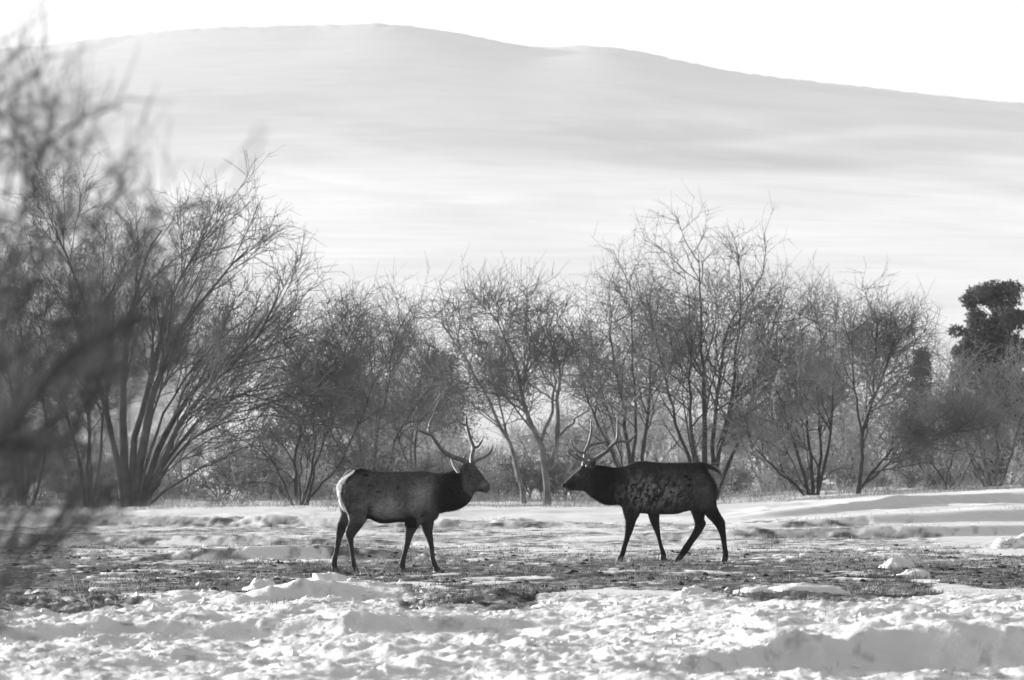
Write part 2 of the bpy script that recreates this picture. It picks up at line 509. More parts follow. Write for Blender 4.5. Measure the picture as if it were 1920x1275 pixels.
def vase(rng, n, h, spread, r, lean=(0, 0), basew=0.35):
    out = []
    for i in range(n):
        a = rng.uniform(0, 2 * math.pi) if n > 1 else 0
        a = 2 * math.pi * i / n + rng.uniform(-0.5, 0.5)
        s = spread * rng.uniform(0.35, 1.0)
        hh = h * rng.uniform(0.75, 1.0) * (1 - 0.25 * s / max(spread, .1))
        b = np.array([math.cos(a) * basew * rng.uniform(0.2, 1), math.sin(a) * basew, -0.25])
        dx, dy = math.cos(a) * s + lean[0], math.sin(a) * s + lean[1]
        p = [b, b + np.array([dx * .12, dy * .12, hh * 0.25]), b + np.array([dx * .38, dy * .38, hh * .52]),
             b + np.array([dx * .72 + rng.normal() * .15, dy * .72, hh * .8]), b + np.array([dx, dy, hh])]
        out.append((np.array(p), r * rng.uniform(0.65, 1.0)))
    return out

def place(root, px, d, dz=0.0, rz=0.0, sc=1.0):
    x = px2x(px, d)
    root.location = (x, d, float(height(np.array([x]), np.array([d]))[0]) + dz)
    root.rotation_euler = (0, 0, rz)
    root.scale = (sc, sc, sc)

def from_px(pts, px0, d, y0):
    """trace: photograph pixels -> local metres for a stem standing at distance d; third value = depth"""
    return np.array([[(p[0] - px0) * d / FPX, p[2] if len(p) > 2 else 0.0, (y0 - p[1]) * d / FPX] for p in pts])

# ------------------------------------------------------------------ trees along the far edge of the meadow
TG = 'bare trees along the far edge of the meadow'
def traced(name, seed, px0, d, y0, traces, radii, zs=0.86, **kw):
    rng = np.random.default_rng(seed)
    st = [(from_px(t, px0, d, y0), r) for t, r in zip(traces, radii)]
    for p, _ in st: p[:, 2] *= zs
    kw.setdefault('extra', 3); kw.setdefault('thin', 0.56)
    root, ch = make_tree(name, rng, st, **kw)
    place(root, px0, d)
    return root, ch

# big multi-stemmed tree at the left
r, c = traced('bare_tree', 11, 255, 226, 950, [
    [(262, 955), (285, 860), (330, 770, 1), (400, 690, 1.5), (480, 655, 2), (565, 625, 2)],
    [(250, 955), (270, 840), (290, 720, -1), (350, 600, -1.5), (420, 520, -2), (470, 470, -2)],
    [(238, 955), (232, 850), (225, 720, 1), (235, 600, 1), (262, 500, 1), (300, 430, 1)],
    [(270, 955), (310, 850), (360, 760, -1), (450, 680, -2), (520, 590, -2), (530, 520, -2)],
    [(245, 955), (250, 840), (285, 700, 0), (310, 560, 0), (380, 460, 0), (400, 400, 0)],
    [(235, 955), (215, 830), (180, 700, 0), (160, 560, 0), (120, 470, 0), (90, 400, 0)],
    [(268, 955), (330, 905), (400, 870, 1), (440, 840, 1), (480, 830, 1), (520, 850, 1)],
    [(275, 955), (320, 800), (400, 740, -.5), (470, 735, -1), (540, 760, -1), (590, 800, -1)]],
    [.17, .2, .2, .15, .16, .14, .06, .07],
    zs=1.0, thin=.85, extra=8, n1=9, n2=6, n3=4, n4=1, up=0.06, wig=.07, twl=(0.3, 0.8), a1=(12, 38), a2=(15, 45), rmin=0.011, t1=.3)
tag(r, 'broad bare multi-stemmed tree at the left, its limbs fanning out to the right', 'tree', TG)
TREE_A = (r, c)

r, c = traced('bare_tree', 12, 160, 232, 948, [
    [(168, 950), (165, 860), (168, 740), (160, 620), (140, 500), (120, 430)],
    [(160, 950), (150, 850), (120, 730, 1), (90, 620, 1), (60, 520, 1), (40, 450, 1)],
    [(172, 950), (190, 840), (200, 720, -1), (215, 600, -1), (210, 500, -1), (230, 420, -1)]],
    [.13, .11, .1], n1=8, n2=6, n3=4, n4=2, rmin=0.0095)
tag(r, 'slender dark-stemmed bare tree standing just left of the broad fanning tree', 'tree', TG)

r, c = traced('bare_tree', 13, 40, 236, 948, [
    [(45, 950), (40, 850), (30, 740), (45, 600), (30, 480), (20, 400)],
    [(38, 950), (20, 850), (0, 730, 1), (-30, 620, 1), (-50, 520, 1), (-60, 450, 1)],
    [(60, 950), (85, 840), (95, 740, -1), (70, 620, -1), (90, 520, -1), (100, 450, -1)]],
    [.16, .13, .12], n1=8, n2=6, n3=4, n4=2, rmin=0.0095)
tag(r, 'tall bare tree at the left end of the tree line, behind the blurred bush', 'tree', TG)

# arching shrubby tree left of the first stag
r, c = traced('bare_shrub', 14, 562, 228, 948, [
    [(560, 952), (552, 900), (556, 830, 0), (570, 760, 0), (600, 700, 0), (610, 640, 0)],
    [(552, 952), (530, 900), (515, 860, 1), (480, 820, 1), (440, 800, 1), (390, 790, 1)],
    [(570, 952), (600, 900), (640, 860, -1), (660, 800, -1), (690, 750, -1), (700, 690, -1)],
    [(550, 952), (535, 915), (505, 895, -1), (470, 895, -1), (430, 910, -1), (400, 930, -1)],
    [(565, 952), (585, 880), (590, 800, 1), (570, 720, 1), (545, 660, 1), (520, 620, 1)],
    [(575, 952), (590, 850), (625, 770, 1), (650, 680, 1), (640, 620, 1), (650, 570, 1)]],
    [.12, .09, .09, .06, .09, .08], zs=.9, n1=8, n2=6, n3=6, n4=1, up=0.04, a1=(20, 60), rmin=0.011, t1=.25)
tag(r, 'low spreading bare shrub with arching limbs standing left of the rump of the left stag', 'shrub', TG)

r, c = traced('bare_tree', 15, 690, 240, 948, [
    [(690, 950), (682, 870), (668, 790), (668, 690), (640, 600), (620, 530)],
    [(692, 950), (700, 860), (712, 760, -1), (735, 660, -1), (730, 590, -1), (760, 520, -1)],
    [(700, 950), (730, 860), (745, 780, 1), (790, 700, 1), (830, 640, 1), (860, 590, 1)],
    [(688, 950), (660, 860), (610, 770, 1), (570, 690, 1), (560, 620, 1), (540, 560, 1)],
    [(696, 950), (706, 820), (700, 700, 1), (690, 610, 1), (700, 560, 1), (690, 500, 1)]],
    [.14, .12, .10, .09, .1], zs=.80, n1=8, n2=6, n3=4, n4=2, rmin=0.0095, up=.08)
tag(r, 'bare tree with several upright stems rising directly behind the back of the left stag', 'tree', TG)

r, c = traced('bare_tree', 16, 775, 246, 948, [
    [(772, 950), (780, 870), (775, 780), (800, 700), (820, 620), (815, 560)],
    [(778, 950), (765, 860), (740, 780, 1), (730, 680, 1), (745, 600, 1), (735, 540, 1)]],
    [.11, .09], zs=.80, n1=8, n2=6, n3=4, n4=2, rmin=0.0095)
tag(r, 'thin two-stemmed bare tree rising behind the shoulder of the left stag', 'tree', TG)

# leaning tree between the stags
r, c = traced('bare_tree', 17, 980, 232, 948, [
    [(982, 950), (975, 890), (960, 830), (930, 780), (905, 720), (860, 640), (825, 590)],
    [(972, 905), (958, 830), (935, 760, .5), (930, 700, .5), (900, 640, .5), (890, 600, .5)]],
    [.10, .06], zs=.95, extra=0, thin=.9, n1=12, n2=6, n3=5, up=0.05, rmin=0.010, bark='palebark', a1=(20, 55))
tag(r, 'thin pale-barked tree leaning to the left between the two stags', 'tree', TG)

r, c = traced('bare_tree', 18, 1022, 226, 945, [
    [(1026, 950), (1030, 905), (1028, 865), (1014, 845), (1010, 800), (985, 755), (975, 700), (975, 660), (950, 600), (925, 540)],
    [(1012, 815), (1025, 780, .2), (1038, 730, .3), (1038, 680, .4), (1040, 620, .4), (1030, 560, .4)],
    [(1028, 868), (1036, 850), (1048, 800), (1048, 760), (1044, 700), (1060, 650), (1030, 600), (1020, 550)],
    [(1046, 800), (1075, 765, -.3), (1110, 740, -.5), (1130, 690, -.5), (1150, 650, -.5)],
    [(980, 690), (990, 640, -.2), (1000, 590, -.3), (985, 540, -.3), (990, 510, -.3)]],
    [.15, .08, .12, .05, .05], zs=.89, extra=0, thin=.85, n1=9, n2=7, n3=5, n4=1, up=0.06, rmin=0.010, bark='palebark', t1=.35)
tag(r, 'pale-barked tree forking low into a Y between the stags, its trunk dark at the foot', 'tree', TG)

r, c = traced('bare_tree', 19, 1190, 240, 940, [
    [(1188, 950), (1180, 860), (1175, 770), (1160, 680), (1140, 600), (1150, 520)],
    [(1195, 950), (1205, 850), (1215, 760, 1), (1220, 660, 1), (1230, 580, 1), (1210, 500, 1)],
    [(1186, 950), (1160, 860), (1120, 780, -1), (1090, 700, -1), (1085, 620, -1), (1060, 560, -1)],
    [(1190, 950), (1190, 830), (1195, 720, 0), (1180, 620, 0), (1190, 540, 0), (1180, 480, 0)]],
    [.17, .15, .12, .13], zs=.90, n1=9, n2=6, n3=4, n4=2, rmin=0.0095)
tag(r, 'round-crowned dense bare tree rising behind the antlers of the right stag', 'tree', TG)

r, c = traced('bare_tree', 20, 1330, 232, 935, [
    [(1325, 940), (1320, 850), (1325, 740), (1310, 640), (1320, 540), (1310, 450)],
    [(1335, 940), (1345, 850), (1370, 750, -1), (1380, 640, -1), (1390, 540, -1), (1380, 450, -1)],
    [(1320, 940), (1290, 850), (1260, 750, 1), (1240, 650, 1), (1220, 570, 1), (1210, 520, 1)],
    [(1340, 940), (1370, 850), (1410, 760, 1), (1430, 660, 1), (1460, 570, 1), (1480, 510, 1)],
    [(1330, 940), (1335, 820), (1350, 700, .5), (1360, 590, .5), (1430, 510, .5), (1440, 460, .5)],
    [(1326, 940), (1300, 830), (1290, 720, -.5), (1300, 610, -.5), (1290, 530, -.5), (1280, 480, -.5)]],
    [.2, .18, .14, .14, .16, .14], zs=.96, n1=9, n2=6, n3=4, n4=2, rmin=0.0095)
tag(r, 'tallest bare tree of the line, its domed crown above the back of the right stag', 'tree', TG)

r, c = traced('bare_shrub', 21, 1525, 230, 928, [
    [(1520, 935), (1500, 860), (1480, 780), (1460, 700), (1440, 640), (1430, 590)],
    [(1525, 935), (1520, 850), (1515, 760, 1), (1500, 670, 1), (1510, 600, 1), (1500, 540, 1)],
    [(1530, 935), (1550, 850), (1560, 770, -1), (1555, 680, -1), (1570, 610, -1), (1560, 540, -1)],
    [(1528, 935), (1540, 870), (1500, 800, -.5), (1470, 770, -.5), (1450, 760, -.5), (1430, 760, -.5)],
    [(1515, 935), (1480, 890), (1440, 860, .5), (1410, 810, .5), (1390, 760, .5), (1380, 720, .5)],
    [(1532, 935), (1540, 830), (1535, 730, 0), (1530, 640, 0), (1545, 580, 0), (1530, 530, 0)]],
    [.12, .12, .11, .08, .09, .11], n1=9, n2=6, n3=4, n4=2, rmin=0.0095, twig='paletwig')
tag(r, 'dense pale-twigged shrub of many upright stems, right of the right stag', 'shrub', TG)

r, c = traced('bare_tree', 22, 1610, 224, 925, [
    [(1608, 935), (1612, 880), (1618, 820), (1625, 750), (1650, 680), (1680, 600), (1700, 560)],
    [(1612, 915), (1640, 870, .3), (1665, 840, .5), (1700, 800, .8), (1750, 770, 1), (1790, 740, 1)],
    [(1618, 825), (1610, 750, -.3), (1600, 670, -.5), (1595, 600, -.5), (1600, 540, -.5)],
    [(1630, 885), (1660, 868, .2), (1700, 865, .3), (1740, 855, .3), (1770, 860, .3)],
    [(1622, 780), (1640, 700, .6), (1640, 620, .6), (1650, 560, .6), (1640, 510, .6)]],
    [.15, .10, .09, .05, .09], n1=9, n2=6, n3=4, n4=2, rmin=0.0095, up=.08)
tag(r, 'bare tree with long limbs reaching to the right, standing right of the pale dense shrub', 'tree', TG)

r, c = traced('bare_shrub', 23, 1775, 236, 920, [
    [(1778, 925), (1760, 880), (1735, 830), (1720, 780), (1715, 730)],
    [(1770, 925), (1785, 860), (1790, 790, 1), (1780, 730, 1), (1785, 690, 1)],
    [(1782, 925), (1810, 880), (1830, 820, -1), (1835, 760, -1), (1830, 720, -1)]],
    [.08, .08, .07], n1=8, n2=6, n3=4, n4=0, rmin=0.0095, twig='paletwig')
tag(r, 'small bare shrub in the gap left of the round-topped conifer', 'shrub', TG)

r, c = traced('bare_tree', 24, 1862, 230, 918, [
    [(1858, 925), (1850, 860), (1835, 800), (1840, 750), (1825, 710), (1830, 690)],
    [(1864, 925), (1872, 850), (1868, 780, .5), (1890, 720, .5), (1885, 680, .5), (1900, 640, .5)],
    [(1870, 925), (1895, 860), (1905, 790, -.5), (1915, 730, -.5), (1935, 680, -.5), (1930, 650, -.5)],
    [(1852, 925), (1825, 870), (1810, 810, 1), (1795, 750, 1), (1800, 690, 1), (1790, 650, 1)]],
    [.11, .12, .11, .08], n1=9, n2=6, n3=4, n4=0, rmin=0.0095, bark='palebark', twig='paletwig')
tag(r, 'pale slender-stemmed bare tree in front of the round-topped conifer', 'tree', TG)

# thicket behind: copies of a few prototypes standing deeper in the valley
rng = np.random.default_rng(77)
protos = []
for k in range(4):
    st = vase(rng, 6, [5.4, 4.8, 6.0, 4.4][k], [2.4, 2.6, 2.2, 2.3][k], 0.10)
    protos.append(make_tree('bare_tree', rng, st, n1=7, n2=4, n3=4, rmin=0.018, up=.08, twl=(.4, 1.0), wig=.12,
                            twig='paletwig'))
low = []
for k in range(3):
    st = vase(rng, 9, [2.4, 2.9, 2.0][k], [1.5, 1.8, 1.7][k], 0.035)
    low.append(make_tree('low_bush', rng, st, n1=7, n2=6, n3=3, rmin=0.012, up=.05, wig=.18, twl=(.25, .6), t1=.15,
                         twig=['paletwig', 'twig', 'paletwig'][k]))
spots = []
for k, px in enumerate(np.linspace(-60, 1980, 17)):
    spots.append((px + rng.uniform(-25, 25), rng.uniform(262, 300), 0))
for k, px in enumerate(np.linspace(-80, 2000, 30)):
    spots.append((px + rng.uniform(-40, 40), rng.uniform(310, 390), 1))
used = [False] * 4
for i, (px, d, row) in enumerate(spots):
    if row == 0 and 400 < px < 470: continue
    k = int(rng.integers(0, 4))
    if not used[k]:
        used[k] = True; r, c = protos[k]
    else:
        r = copy_tree(protos[k][0], None, protos[k][1])
    sc = rng.uniform(0.85, 1.15) * (0.95 if row == 0 else 1.0)
    # crowns stay low where the photograph's gap opens
    sc *= 0.86
    if px < 560 or 780 < px < 1000: sc *= 0.75
    if px > 1720: sc *= 0.78
    place(r, px, d, -0.1, rng.uniform(0, 6.28), sc)
    if row == 0:
        tag(r, 'bare tree in the grey thicket directly behind the front row of trees', 'tree', 'bare trees in the thicket behind the front row')
    else:
        tag(r, 'bare tree far back in the grey thicket, faded by haze', 'tree', 'bare trees far back in the thicket')
used = [False] * 3
for i, px in enumerate(np.linspace(-20, 1950, 28)):
    k = int(rng.integers(0, 3))
    if not used[k]:
        used[k] = True; r, c = low[k]
    else:
        r = copy_tree(low[k][0], None, low[k][1])
    place(r, px + rng.uniform(-20, 20), rng.uniform(240, 262), -0.1, rng.uniform(0, 6.28), rng.uniform(0.6, 1.15))
    tag(r, 'low bare bush filling the foot of the tree line', 'bush', 'low bushes at the foot of the tree line')

# ------------------------------------------------------------------ conifers
def conifer(name, seed, h, w_, clumps, label, group, px, d, crown_base=0.25, round_top=True, dens=60, leaf=0.16):
    rng = np.random.default_rng(seed)
    root = empty(name, (0, 0, 0))
    P = np.array([[[0, 0, -0.3], [0.05, 0, h * .3], [-0.05, 0.05, h * .6], [0, 0, h * .93]]])
    Rr = np.array([[0.22, .17, .11, .03]]) * h / 9
    P1, R1 = spawn(rng, P, Rr, 26, 'abs', (w_ * 0.5, w_ * 0.85), 0.3, 0.95, (50, 80), 0.12, .08, 6, .45, .02)
    link('trunk', tube_mesh('trunk', [(P, Rr, 7), (P1, R1, 4)]), M['bark'], root)
    vs = []; cen = []
    for i in range(clumps):
        t = crown_base + (1 - crown_base) * rng.uniform(0, 1) ** 0.9
        prof = math.sqrt(max(0.02, 1 - ((t - 0.55) / 0.5) ** 2)) if round_top else (1.05 - t) ** 0.8
        rad = w_ * prof * rng.uniform(0.2, 1.0)
        a = rng.uniform(0, 6.283)
        cen.append((rad * math.cos(a), rad * math.sin(a), t * h, rng.uniform(.5, .85) * w_ / (3.4 if round_top else 2.6)))
    for cx, cy, cz, cr in cen:
        n = dens
        u = rng.normal(size=(n, 3)); u /= np.linalg.norm(u, axis=1, keepdims=True)
        p = np.array([cx, cy, cz]) + u * cr * (rng.uniform(0.2, 1, (n, 1)) ** .5) * np.array([1.15, 1.15, .75])
        a = rng.normal(size=(n, 3)); a /= np.linalg.norm(a, axis=1, keepdims=True)
        b = np.cross(a, u); b /= np.linalg.norm(b, axis=1, keepdims=True) + 1e-9
        s = leaf * rng.uniform(0.6, 1.3, (n, 1))
        vs.append(np.stack([p - b * s * .4, p + b * s * .4, p + a * s], 1).reshape(-1, 3))
    v = np.concatenate(vs)
    f = np.arange(len(v)).reshape(-1, 3)
    link('crown', np_mesh('crown', v, f, 3, False), M['needle'], root)
    place(root, px, d)
    tag(root, label, 'tree', group)
    return root

CG = 'evergreen trees beyond the bare trees'
conifer('pine_tree', 5, 7.9, 1.9, 190, 'dark round-topped conifer at the right edge of the view', CG, 1868, 275, .15, True, 210, .13)
conifer('spruce_tree', 6, 6.4, 2.5, 170, 'dark pointed conifer seen over the head of the left stag', CG, 826, 345, .05, False, 70, .13)
conifer('spruce_tree', 7, 6.1, 1.5, 90, 'dark pointed conifer between the right-hand bare trees and the round-topped conifer', CG, 1730, 340, .05, False, 110, .13)

# ------------------------------------------------------------------ blurred bushes near the camera at the left
def near_bush(seed, x, y, stems, label, **kw):
    rng = np.random.default_rng(seed)
    root, ch = make_tree('foreground_bush', rng, stems(rng), bark='nearbark', twig='neartwig', **kw)
    root.location = (x, y, float(height(np.array([x]), np.array([y]))[0]))
    tag(root, label, 'bush', 'out-of-focus bushes near the camera')
    return root

def fan_stems(g):
    out = []
    bx, X0 = -2.25, -1.30
    for k in range(30):
        if k < 28:
            tx = g.uniform(-1.42, -.78); tz = 2.72 - max(0, (tx + 1.4) / .62) ** 2 * .50 - g.uniform(0, .50)
        else:
            tx = g.uniform(-1.55, -1.34); tz = g.uniform(1.45, 1.85)
        b = np.array([bx - X0 + g.normal() * .06, g.normal() * .08, -.2])
        t = np.array([tx - X0, g.normal() * .35, tz])
        out.append((np.array([b, b + (t - b) * [.20, .2, .28], b + (t - b) * [.44, .5, .56], b + (t - b) * [.72, .8, .80], t]), .0075 * g.uniform(.6, 1)))
    return out
near_bush(31, -1.30, 18, fan_stems, 'large out-of-focus bush covering the upper left of the view', n1=7, n2=4, n3=3, rmin=0.0021,
          twl=(.08, .22), up=.04, a1=(12, 45), t1=.64, wig=.09, l1=(.09, .17), l2=(.35, .7))
def hand_stems(g):
    def q(pts, d):
        return np.array([[(px - 960) * d / FPX + 1.45, dy, CAMZ + (HOR - py) * d / FPX] for px, py, dy in pts])
    return [(q([(-700, 2665, 0), (-560, 1500, 0), (-330, 1080, 0), (40, 760, 0), (150, 680, 0), (262, 596, 0)], 12), .022),
            (q([(-700, 2665, 0), (-420, 1500, .3), (-160, 1180, .3), (60, 1060, .3), (225, 960, .3)], 12), .005)]
near_bush(33, -1.45, 12, hand_stems, 'blurred thick slanting branch with sparse twigs close to the camera at the left',
          n1=4, n2=4, n3=3, rmin=0.0016, twl=(.06, .18), up=.04, a1=(20, 50), r_tip=.5, t1=.6, wig=.08, l1=(.08, .16))
def hand_stems2(g):
    def q(pts, d):
        return np.array([[(px - 960) * d / FPX + 1.1, dy, CAMZ + (HOR - py) * d / FPX] for px, py, dy in pts])
    return [(q([(-700, 3400, 0), (-300, 1700, 0), (120, 1000, 0), (420, 500, 0), (490, 240, 0)], 8.5), .0034),
            (q([(-700, 3400, 0), (-300, 1750, .1), (0, 1300, .1), (140, 1200, .1), (300, 1140, .1)], 8.5), .003)]
near_bush(34, -1.1, 8.5, hand_stems2, 'faint very blurred thin branch curving up in front of the hill', n1=3, n2=2, n3=2,
          rmin=0.0009, twl=(.05, .12), up=.05, a1=(20, 40), r_tip=.5, t1=.7, wig=.08, l1=(.08, .16))

# ------------------------------------------------------------------ stags
def superellipse_ring(pa, pb, w_, yc, n=20):
    """pa, pb: (x,z) opposite edge points in side view; w_: lateral half width"""
    ca = ((pa[0] + pb[0]) / 2, (pa[1] + pb[1]) / 2)
    ha = ((pb[0] - pa[0]) / 2, (pb[1] - pa[1]) / 2)
    out = []
    for k in range(n):
        t = 2 * math.pi * k / n
        c, s = math.cos(t), math.sin(t)
        c2 = math.copysign(abs(c) ** 0.92, c); s2 = math.copysign(abs(s) ** 0.92, s)
        out.append((ca[0] + ha[0] * c2, yc + w_ * s2, ca[1] + ha[1] * c2))
    return out

def loft(bm_v, bm_f, rings, n=20):
    """append a closed loft"""
    base = len(bm_v)
    rr = []
    # resample rings with smooth interpolation
    for i in range(len(rings) - 1):
        for k in range(3):
            t = k / 3
            a, b = rings[i], rings[i + 1]
            p0 = rings[max(i - 1, 0)]; p3 = rings[min(i + 2, len(rings) - 1)]
            def cr(g):
                v0, v1, v2, v3 = g(p0), g(a), g(b), g(p3)
                return 0.5 * (2 * v1 + (v2 - v0) * t + (2 * v0 - 5 * v1 + 4 * v2 - v3) * t * t + (3 * v1 - v0 - 3 * v2 + v3) * t ** 3)
            rr.append(((cr(lambda q: q[0][0]), cr(lambda q: q[0][1])), (cr(lambda q: q[1][0]), cr(lambda q: q[1][1])), max(0.008, cr(lambda q: q[2])), cr(lambda q: q[3])))
    rr.append(rings[-1])
    for r_ in rr:
        bm_v.extend(superellipse_ring(r_[0], r_[1], r_[2], r_[3], n))
    m = len(rr)
    for i in range(m - 1):
        for k in range(n):
            a = base + i * n + k; b = base + i * n + (k + 1) % n
            bm_f.append((a, b, b + n, a + n))
    bm_f.append(tuple(base + k for k in range(n - 1, -1, -1)))
    bm_f.append(tuple(base + (m - 1) * n + k for k in range(n)))

def remeshed(verts, faces, voxel=0.013, smooth=5, lam=0.5):
    me = bpy.data.meshes.new('body')
    me.from_pydata(verts, [], faces)
    o = bpy.data.objects.new('tmp', me)
    C.objects.link(o)
    md = o.modifiers.new('r', 'REMESH'); md.mode = 'VOXEL'; md.voxel_size = voxel
    sm = o.modifiers.new('s', 'SMOOTH'); sm.factor = lam; sm.iterations = smooth
    dg = bpy.context.evaluated_depsgraph_get()
    dg.update()
    res = bpy.data.meshes.new_from_object(o.evaluated_get(dg))
    bpy.data.objects.remove(o)
    bpy.data.meshes.remove(me)
    res.name = 'body'
    return res

def curve_tube(pts, radii, sides=9, sub=4):
    """smooth tapered tube through 3-D points; returns P,R arrays for tubes()"""
    pts = np.asarray(pts, float); n = len(pts)
    out, rad = [], []
    for i in range(n - 1):
        p0, p1, p2, p3 = pts[max(i - 1, 0)], pts[i], pts[i + 1], pts[min(i + 2, n - 1)]
        for k in range(sub):
            t = k / sub
            out.append(0.5 * (2 * p1 + (p2 - p0) * t + (2 * p0 - 5 * p1 + 4 * p2 - p3) * t * t + (3 * p1 - p0 - 3 * p2 + p3) * t ** 3))
            rad.append(radii[i] * (1 - t) + radii[i + 1] * t)
    out.append(pts[-1]); rad.append(radii[-1] * 0.3)
    return np.array(out)[None], np.array(rad)[None], sides

def var_tubes(name, lst):
    Vs, Fs, off = [], [], 0
    for P, Rr, s in lst:
        v, f = tubes(P, Rr, s)
        Vs.append(v); Fs.append(f + off); off += len(v)
    return np_mesh(name, np.concatenate(Vs), np.concatenate(Fs), 4, True)

def build_stag(spec):
    sc, ox, oy = spec['scale'], spec['ox'], spec['oy']
    L = lambda p: ((p[0] - ox) / sc, (oy - p[1]) / sc)          # crop pixels -> metres
    root = empty('stag', spec['loc'])
    tag(root, spec['label'], 'deer', 'stags facing each other')
    V, F = [], []
    for ch, yc in spec['lofts']:
        rings = []
        for r_ in ch:
            y_ = yc if len(r_) < 4 else r_[3]
            rings.append((L(r_[0]), L(r_[1]), r_[2], y_))
        loft(V, F, rings)
    me = remeshed(V, F)
    n = len(me.vertices)
    co = np.empty(n * 3, np.float32); me.vertices.foreach_get('co', co); co = co.reshape(-1, 3)
    nor = np.empty(n * 3, np.float32); me.vertices.foreach_get('normal', nor); nor = nor.reshape(-1, 3)
    # uneven coat
    cx = co[:, 0] * sc + ox; cy = oy - co[:, 2] * sc
    lump = (fbm(co[:, 0] * 14 + co[:, 1] * 6, co[:, 2] * 14, 3, 301) - 0.5) * 0.012
    torso = sstep(0.62, 0.8, co[:, 2])
    co = co + nor * (lump * torso)[:, None] + nor * (spec['muscle'](cx, cy, co[:, 1]))[:, None]
    me.vertices.foreach_set('co', co.astype(np.float32).ravel())
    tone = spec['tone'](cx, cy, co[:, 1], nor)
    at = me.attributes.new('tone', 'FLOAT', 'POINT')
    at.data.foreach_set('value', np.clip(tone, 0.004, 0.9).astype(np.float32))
    me.polygons.foreach_set('use_smooth', np.ones(len(me.polygons), bool))
    body = link('body', me, M['coat'], root)
    # fur strands
    rng = np.random.default_rng(spec['seed'])
    keep = np.where(co[:, 2] > 0.35)[0]
    wts = np.where(co[keep, 2] > 0.62, 1.0, 0.35)
    zone = spec['mane'](cx[keep], cy[keep])
    nh = 26000
    idx = rng.choice(keep, nh, p=(wts * (1 + 1.5 * zone)) / (wts * (1 + 1.5 * zone)).sum())
    zn = spec['mane'](cx[idx], cy[idx])
    headz = spec['headzone'](cx[idx], cy[idx])
    p = co[idx] + rng.normal(size=(nh, 3)) * 0.006
    nn = nor[idx]
    flow = np.array([spec['back'] * 0.75, 0, -0.6])[None] + rng.normal(size=(nh, 3)) * 0.25
    flow = flow - (flow * nn).sum(1, keepdims=True) * nn
    flow /= np.linalg.norm(flow, axis=1, keepdims=True) + 1e-9
    dr = flow + nn * rng.uniform(0.12, 0.4, (nh, 1))
    dr /= np.linalg.norm(dr, axis=1, keepdims=True)
    ln = (0.022 + 0.032 * zn) * (1 - 0.65 * headz) * np.where(co[idx, 2] < 0.62, 0.5, 1.0) * rng.uniform(0.6, 1.3, nh)
    side = np.cross(dr, nn); side /= np.linalg.norm(side, axis=1, keepdims=True) + 1e-9
    wd = 0.0022
    q = np.stack([p - nn * .003 - side * wd, p - nn * .003 + side * wd, p + dr * ln[:, None]], 1).reshape(-1, 3)
    tn = np.repeat(np.clip(tone[idx] * rng.uniform(0.75, 1.3, nh), 0.004, .9), 3)
    fo = link('fur', np_mesh('fur', q, np.arange(len(q)).reshape(-1, 3), 3, False, tn), M['fur'], body)
    fo['kind'] = 'stuff'
    # hooves: two toes each
    for hq, yc in spec['hooves']:
        vv, ff = [], []
        for sgn in (-1, 1):
            loft(vv, ff, [(L(hq[0]), L(hq[1]), .017, yc + sgn * .019), (L(((hq[0][0] + hq[2][0]) / 2, (hq[0][1] + hq[2][1]) / 2)), L(((hq[1][0] + hq[3][0]) / 2, (hq[1][1] + hq[3][1]) / 2)), .020, yc + sgn * .021),
                          (L(hq[2]), L(hq[3]), .021, yc + sgn * .022)], 10)
        hm = bpy.data.meshes.new('hoof'); hm.from_pydata(vv, [], ff)
        hm.polygons.foreach_set('use_smooth', np.ones(len(hm.polygons), bool))
        link('hoof', hm, M['hoof'], root)
    # antlers
    asx, aox, aoy = 6.375, spec['aox'], spec['aoy']
    def A(p):       # detail crop px -> photo px -> metres
        tx, ty = aox + p[0] / asx, aoy + p[1] / asx
        bx, by = (tx - spec['cropx']) * 3.75, (ty - spec['cropy']) * 3.75
        x, z = L((bx, by))
        return (x, p[2], z)
    for ant in spec['antlers']:
        lst = [curve_tube([A(p) for p in pts], [q * 1.65 for q in rads]) for pts, rads in ant]
        am = var_tubes('antler', lst)
        rt = np.concatenate([np.repeat(Rr.ravel(), s_) for P_, Rr, s_ in lst])
        at = am.attributes.new('tone', 'FLOAT', 'POINT')
        at.data.foreach_set('value', (0.15 + 0.55 * (1 - sstep(0.004, 0.0125, rt))).astype(np.float32))
        link('antler', am, M['antler'], root)
    # ears
    for tip, b0, b1, yb, yt, tval in spec['ears']:
        T, B0, B1 = A(tip + (yt,)), A(b0 + (yb,)), A(b1 + (yb + .02,))
        vv, ff = [], []
        n_ = 9
        T, B0, B1 = Vector(T), Vector(B0), Vector(B1)
        mid = (B0 + B1) / 2
        ax = T - mid
        wv = (B1 - B0)
        nrm = ax.cross(wv).normalized()
        for i in range(n_):
            t = i / (n_ - 1)
            wdt = (math.sin(math.pi * min(1, .22 + .78 * t)) ** .8) * 1.15 if t < 1 else 0.02
            c_ = mid + ax * t
            for s_, off in ((-.5, .0), (0, -.022 * (1 - t)), (.5, .0), (0, -.034 * (1 - t) - .006)):
                vv.append(tuple(c_ + wv * (s_ * wdt) + nrm * off))
        for i in range(n_ - 1):
            for k in range(4):
                a = i * 4 + k; b = i * 4 + (k + 1) % 4
                ff.append((a, b, b + 4, a + 4))
        em = bpy.data.meshes.new('ear'); em.from_pydata(vv, [], ff)
        at = em.attributes.new('tone', 'FLOAT', 'POINT')
        at.data.foreach_set('value', np.full(len(vv), tval, np.float32))
        em.polygons.foreach_set('use_smooth', np.ones(len(em.polygons), bool))
        link('ear', em, M['coat'], root)
